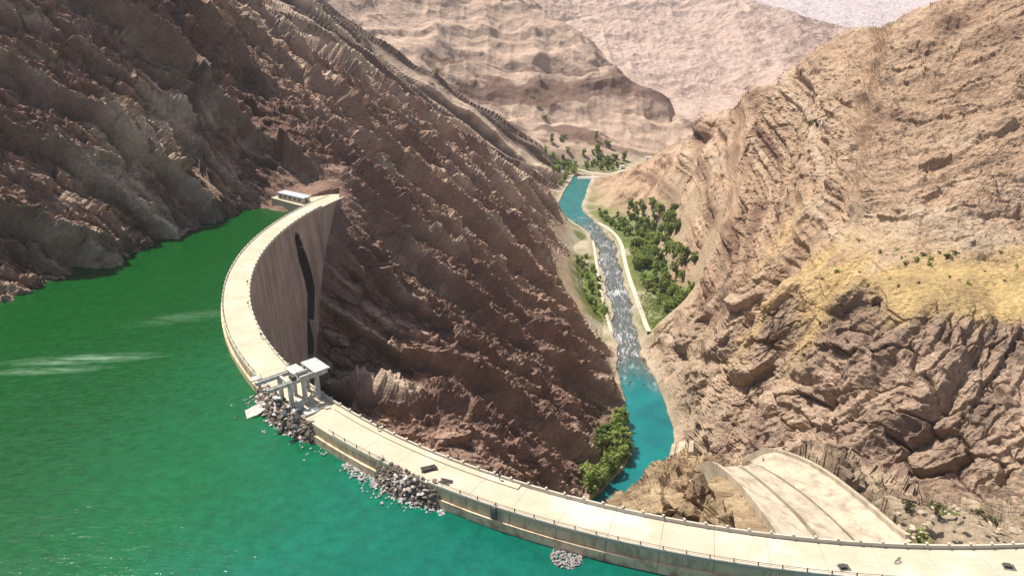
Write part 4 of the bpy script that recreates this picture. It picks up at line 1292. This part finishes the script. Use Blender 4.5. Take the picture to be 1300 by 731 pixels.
def leaf_material(name, c1, c2, c3_):
    m, n, l, b = new_mat(name)
    oi = nd(n, 'ShaderNodeObjectInfo')
    g = nd(n, 'ShaderNodeNewGeometry')
    no = nd(n, 'ShaderNodeTexNoise', i_Scale=.8, i_Detail=4.0); l.new(g.outputs['Position'], no.inputs['Vector'])
    ad = nd(n, 'ShaderNodeMath', operation='MULTIPLY_ADD'); l.new(oi.outputs['Random'], ad.inputs[0]); ad.inputs[1].default_value = .8; ad.inputs[2].default_value = -.4
    a2 = nd(n, 'ShaderNodeMath', operation='ADD'); l.new(no.outputs[0], a2.inputs[0]); l.new(ad.outputs[0], a2.inputs[1])
    rp = ramp(n, [(.15, c1), (.5, c2), (.9, c3_)]); l.new(a2.outputs[0], rp.inputs[0]); l.new(rp.outputs[0], b.inputs['Base Color'])
    tl = nd(n, 'ShaderNodeBsdfTranslucent'); l.new(rp.outputs[0], tl.inputs[0])
    ms_ = nd(n, 'ShaderNodeMixShader'); ms_.inputs[0].default_value = .45
    l.new(b.outputs[0], ms_.inputs[1]); l.new(tl.outputs[0], ms_.inputs[2]); l.new(ms_.outputs[0], n['Material Output'].inputs[0])
    b.inputs['Roughness'].default_value = .7
    b.inputs['Specular IOR Level'].default_value = .2
    return m
LEAF = leaf_material('leaf', (.11, .165, .035), (.22, .30, .065), (.34, .39, .11))
LEAF_DRY = leaf_material('dusty_leaf', (.07, .085, .03), (.12, .13, .05), (.2, .19, .08))
BARK = plain('bark', (.12, .09, .06), .9)

def tree_meshes(seed, h=7.0, w=2.6, low=.18, clumps=24, leaves=24, ls=.7):
    rr = random.Random(seed)
    tr = MB()
    bend = Vector((rr.uniform(-.5, .5), rr.uniform(-.5, .5), 0))
    tr.tube((0, 0, -.5), bend * .5 + Vector((0, 0, h * .4)), h * .035, h * .024).tube(bend * .5 + Vector((0, 0, h * .4)), bend + Vector((0, 0, h * .8)), h * .024, h * .008)
    V, F_ = [], []
    for c in range(clumps):
        a = rr.uniform(0, 6.283); q = rr.random() ** .6
        zf = rr.uniform(low, 1)
        prof = math.sin(math.pi * min(1, .18 + .82 * (1 - zf)) ** .8) ** .7 + .12
        cen = Vector((math.cos(a) * w * q * prof, math.sin(a) * w * q * prof, h * zf)) + bend * zf
        if c < 6:
            tr.tube(bend * .5 + Vector((0, 0, h * (.25 + .3 * rr.random()))), cen, h * .012, h * .004, 5)
        cr = w * rr.uniform(.28, .5)
        for k in range(leaves):
            d = Vector((rr.gauss(0, 1), rr.gauss(0, 1), rr.gauss(0, .8))).normalized() * cr * rr.random() ** .4
            p = cen + d
            n_ = (d.normalized() + Vector((rr.gauss(0, .6), rr.gauss(0, .6), .6 + rr.gauss(0, .5)))).normalized()
            u = n_.orthogonal().normalized(); v = n_.cross(u)
            an = rr.uniform(0, 3.14); u, v = u * math.cos(an) + v * math.sin(an), v * math.cos(an) - u * math.sin(an)
            s_ = ls * rr.uniform(.6, 1.3)
            b = len(V)
            V += [p - u * s_, p + v * s_ * .55, p + u * s_, p - v * s_ * .55]
            F_.append((b, b + 1, b + 2, b + 3))
    me = mesh_np('crown', [tuple(v) for v in V], F_)
    return tr.mesh('trunk', BARK), me
TREES = [tree_meshes(i, *[(7, 2.6), (8.5, 2.3), (6, 2.8), (9.5, 1.7), (7.5, 3.0), (5.5, 2.2)][i]) for i in range(6)]
BUSHES = [tree_meshes(30 + i, 2.2, 1.5, .05, 14, 20, .34) for i in range(4)]
for _, c_ in TREES: c_.materials.append(LEAF)
for i, (_, c_) in enumerate(BUSHES): c_.materials.append(LEAF if i < 2 else LEAF_DRY)
FORM = {}
for i_, (_, c_) in enumerate(TREES): FORM[c_.name] = ['rounded', 'tall', 'broad', 'slender', 'spreading', 'compact'][i_]
def plant(name, meshes, loc, sc, label, cat, group):
    if meshes[1].name in FORM: label = FORM[meshes[1].name] + ' ' + label
    t, c = meshes
    r = tag(empty(name, loc, random.uniform(0, 6.28)), label, cat, group)
    r.scale = (sc * random.uniform(.9, 1.15), sc * random.uniform(.9, 1.15), sc * random.uniform(.85, 1.15))
    obj('trunk', t, None, r); obj('crown', c, None, r)
    return r
def grove(poly, n, gap, smin, smax, label, group, z=-137.0, meshes=TREES, name='leafy_tree', cat='tree'):
    xs, ys = [p[0] for p in poly], [p[1] for p in poly]
    got, tries = [], 0
    while len(got) < n and tries < 6000:
        tries += 1
        px, py = random.uniform(min(xs), max(xs)), random.uniform(min(ys), max(ys))
        if not in_poly(np.array([px]), np.array([py]), poly)[0]: continue
        p = at_z(px, py, z)
        if any((p[0] - q[0]) ** 2 + (p[1] - q[1]) ** 2 < gap ** 2 for q in got): continue
        got.append(p)
    g = ground_point([p[0] for p in got], [p[1] for p in got])
    rd_ = river_dist(np.array([p[0] for p in got]), np.array([p[1] for p in got]))
    for q, d in zip(g, rd_):
        if d < 1.5: continue
        plant(name, random.choice(meshes), (q[0], q[1], q[2] - .15), random.uniform(smin, smax), label, cat, group)
grove([(757, 270), (800, 272), (832, 287), (856, 302), (858, 345), (878, 366), (880, 398), (862, 410), (838, 385), (818, 362), (806, 345), (800, 310), (782, 290)],
      150, 3.5, .9, 1.45, 'green leafy tree in the dense riverside grove below the sunlit mountain', 'grove on the sunlit bank')
grove([(766, 540), (790, 530), (803, 556), (803, 588), (784, 616), (752, 634), (744, 606), (758, 580)],
      60, 2.2, .9, 1.45, 'leafy tree at the foot of the brown slope beside the turquoise pool', 'trees by the turquoise pool')
grove([(728, 322), (748, 318), (762, 352), (772, 398), (762, 408), (742, 380), (730, 352)],
      36, 3.4, .4, .8, 'small green tree on the grassy shaded bank beside the rapids', 'trees on the shaded bank')
grove([(688, 206), (715, 196), (760, 196), (792, 204), (792, 212), (742, 218), (722, 226), (706, 240), (694, 228)],
      55, 5.5, .9, 1.5, 'dark green tree at the far bend of the river below the banded hill', 'trees at the far river bend', z=-136.5)
# bushes on the terrace and cliffs, each on its own footing
SB = [('bushy green shrub at the back of the yellow terrace under the sunlit cliff', 'shrubs along the terrace', .7,
       [(1118, 322), (1128, 328), (1138, 320), (1147, 330), (1156, 322), (1163, 333), (1172, 326), (1182, 331), (1192, 325), (1204, 330), (1270, 322), (1212, 324), (1040, 352), (1062, 348), (1150, 338), (1180, 338)]),
      ('dry scrubby shrub scattered on the yellow terrace', 'shrubs on the open terrace', .4,
       [(1000, 372), (1090, 350), (1130, 355), (1165, 360), (1205, 352), (1230, 362), (1250, 345), (1275, 358), (1290, 340), (1140, 366)]),
      ('dusty green shrub among the pale rocks behind the dam crest', 'shrubs behind the crest', .75,
       [(1205, 662), (1222, 668), (1238, 660), (1185, 658), (1150, 650), (1262, 668), (1190, 672)]),
      ('green shrub on the sunlit mountainside by the little white house', 'shrubs on the sunlit mountainside', 1.3,
       [(1028, 160), (1036, 158), (1045, 162), (1055, 160), (1064, 163)]),
      ('dark shrub in the shady gully across the far slope', 'shrubs in the gully', 2.2,
       [(560, 60), (556, 80), (563, 45), (553, 95), (548, 110), (668, 118), (676, 128), (683, 140), (690, 152), (880, 118), (888, 124), (896, 116)])]
for lab, grp, sc, pxs in SB:
    for px, py in pxs:
        p = hit(px, py)
        plant('shrub', random.choice(BUSHES), (p.x, p.y, p.z - .2), sc * random.uniform(.75, 1.25), lab, 'shrub', grp)
p = Vector(at_y(1166, 684, 123))
plant('shrub', BUSHES[0], (p.x, p.y, p.z - 1.2), 1.5, 'largest round green shrub among the rocks just behind the dam parapet', 'shrub', None)
for i in range(46):
    px, py = random.uniform(1128, 1299), random.uniform(645, 686)
    if py < 645 + (1180 - px) * .35: py = 684
    p = hit(px, py, 112.0)
    if not tan_rocks:
        for q in range(6):
            tan_rocks.append(rock_mesh(70 + q)); tan_rocks[-1].materials.append(TAN)
    o = obj('boulder', random.choice(tan_rocks), None, None, (p.x, p.y, p.z))
    sc = random.choice((.35, .5, .6, .8, 1.1))
    o.scale = (sc * random.uniform(.8, 1.3), sc, sc * random.uniform(.6, 1)); o.rotation_euler = (random.uniform(-.4, .4), random.uniform(-.4, .4), random.uniform(0, 6.3))
    tag(o, 'pale weathered boulder on the open ground behind the crest right of the spillway', 'boulder', 'boulders behind the crest')
# low ground cover on the banks
pts = []
for poly, n in (([(806, 372), (822, 368), (848, 395), (852, 408), (826, 428), (816, 405)], 900), ([(728, 335), (752, 330), (766, 370), (776, 405), (760, 408), (736, 372)], 900),
                ([(760, 275), (800, 278), (850, 305), (855, 345), (875, 370), (876, 400), (812, 362), (800, 320)], 900), ([(740, 560), (795, 540), (798, 590), (770, 618), (735, 622)], 400)):
    k = 0
    while k < n:
        px, py = random.uniform(700, 890), random.uniform(270, 640)
        if in_poly(np.array([px]), np.array([py]), poly)[0]:
            q = at_z(px, py, -137); pts.append(q[:2]); k += 1
P_ = np.array(pts)
rd_ = river_dist(P_[:, 0], P_[:, 1]); P_ = P_[rd_ > 1.5]
g = ground_point(P_[:, 0], P_[:, 1])
V, F_ = [], []
for q in g:
    for k in range(4):
        a = random.uniform(0, 6.28); h_ = random.uniform(.4, 1.1); w_ = random.uniform(.2, .5)
        c = Vector(q) + Vector((random.uniform(-.7, .7), random.uniform(-.7, .7), -.1))
        d = Vector((math.cos(a), math.sin(a), 0)) * w_
        b = len(V)
        V += [c - d, c + d, c + d * .3 + Vector((random.uniform(-.4, .4), random.uniform(-.4, .4), h_))]
        F_.append((b, b + 1, b + 2))
GRASS = leaf_material('grass', (.08, .12, .025), (.15, .20, .045), (.24, .27, .08))
tag(obj('bank_grass', mesh_np('bank_grass', [tuple(v) for v in V], F_), GRASS), 'light green grass covering the river banks', 'grass', kind='stuff')

# ------------------------------------------------------------------ riverside things
SAND = mottled('pale_path', (.44, .39, .30), (.58, .52, .42), .3, .95, .4, 2.0)
def strip(name, pix, width, dz, z=-138.0):
    Q = resample([at_z(px, py, z)[:2] for px, py in pix], 60)
    T = np.gradient(Q, axis=0); T /= np.linalg.norm(T, axis=1, keepdims=True)
    N = np.stack([T[:, 1], -T[:, 0]], 1)
    L_, R__ = Q - N * width / 2, Q + N * width / 2
    zz_ = np.maximum(ground_point(L_[:, 0], L_[:, 1])[:, 2], ground_point(R__[:, 0], R__[:, 1])[:, 2]) + dz
    for _ in range(4): zz_[1:-1] = (zz_[:-2] + zz_[1:-1] + zz_[2:]) / 3
    V, F_ = [], []
    for i in range(60):
        for q, z_ in ((L_[i], -1.5), (L_[i], 0), (R__[i], 0), (R__[i], -1.5)):
            V.append((q[0], q[1], zz_[i] + z_))
    for i in range(59):
        for j in range(3): F_.append((4 * i + j, 4 * i + j + 1, 4 * i + 4 + j + 1, 4 * i + 4 + j))
    return tag(obj(name, mesh_np(name, V, F_), SAND), kind='structure')
strip('river_embankment', [(736, 273), (768, 285), (788, 303), (793, 330), (800, 356), (810, 382), (818, 405), (824, 428)], 3.6, .35)
strip('river_path', [(752, 300), (757, 330), (761, 362), (769, 395), (776, 420)], 2.2, .3)
strip('valley_road', [(730, 214), (765, 221), (800, 218), (835, 203)], 5.0, .4, -137.5)
pts = []
for i in range(260):
    k = random.randint(55, 215); f = random.choice((random.gauss(.5, .3), random.uniform(-.08, .05), random.uniform(.95, 1.08)))
    q = RB_L[k] * (1 - f) + RB_R[k] * f
    if 430 < q[1] < 830: pts.append((q[0], q[1], RIVER + random.uniform(-.3, .3)))
scatter_stuff('river_rocks', pts, RUB, rocks, .3, 1.3, 'boulders breaking the grey white rapids')
WHITE = mottled('white_plaster', (.68, .66, .62), (.78, .76, .72), .5, .85, .2, 3.0)
def house(px, py, y, size, rz, label, flat=True):
    q = at_y(px, py, y)
    g = hit(px, py) if y < 800 else ground_point(q[0], q[1])[0]
    t = tag(empty('house', (g[0], g[1], g[2] - .4), rz), label, 'house')
    a, b, h = size
    MB().box(-a, a, -b, b, -1, h).build('wall', WHITE, t)
    if flat: MB().box(-a - .4, a + .4, -b - .4, b + .4, h, h + .35).build('roof', CONC_WHITE, t)
    else: MB().add([(-a - .4, -b - .4, h), (a + .4, -b - .4, h), (a + .4, b + .4, h), (-a - .4, b + .4, h), (-a - .4, 0, h + 2), (a + .4, 0, h + 2)],
                   [(0, 1, 5, 4), (2, 3, 4, 5), (0, 4, 3), (1, 2, 5), (3, 2, 1, 0)]).build('roof', CONC_WHITE, t)
    for i in range(max(2, int(a))):
        x = -a + (i + .7) * 2 * a / (max(2, int(a)) + .4)
        MB().box(x - .45, x + .45, -b - .06, -b - .01, 1.0, 2.1).build('window', STEEL, t)
    MB().box(a + .01, a + .07, -.5, .5, 0, 2.0).build('door', STEEL, t)
house(790, 212, 1050, (3.2, 2.6, 5.5), .2, 'small white house beside the trees at the far river bend')
house(826, 203, 1105, (7, 3, 3.2), -.1, 'long low white house in the far valley behind the river bend')
house(1048, 158, 452, (2.4, 1.4, 1.9), -.15, 'little white house high on the sunlit mountainside')
wr = tag(empty('weir', at_z(747, 226, RIVER)), 'low white weir across the head of the far turquoise pool', 'weir')
MB().box(-15, 15, -1.2, 1.2, -2.5, 1.3).build('wall', WHITE, wr, .1)
MB().box(-15, 15, -4.5, -1.25, -2.5, .25).build('apron', SAND, wr, .05)

# ------------------------------------------------------------------ the air of the valley
hz = MB().box(-9500, 9500, -900, 10600, -420, 1100).build('haze', None)
hm = bpy.data.materials.new('haze_air'); hm.use_nodes = True
hn, hl = hm.node_tree.nodes, hm.node_tree.links
hn.remove(hn['Principled BSDF'])
pv = hn.new('ShaderNodeVolumePrincipled')
pv.inputs['Color'].default_value = (.92, .90, .93, 1)
pv.inputs['Density'].default_value = 0.00005
pv.inputs['Anisotropy'].default_value = 0.2
hl.new(pv.outputs[0], hn['Material Output'].inputs['Volume'])
hz.data.materials.append(hm)
tag(hz, 'thin pale haze filling the valley air', kind='stuff')
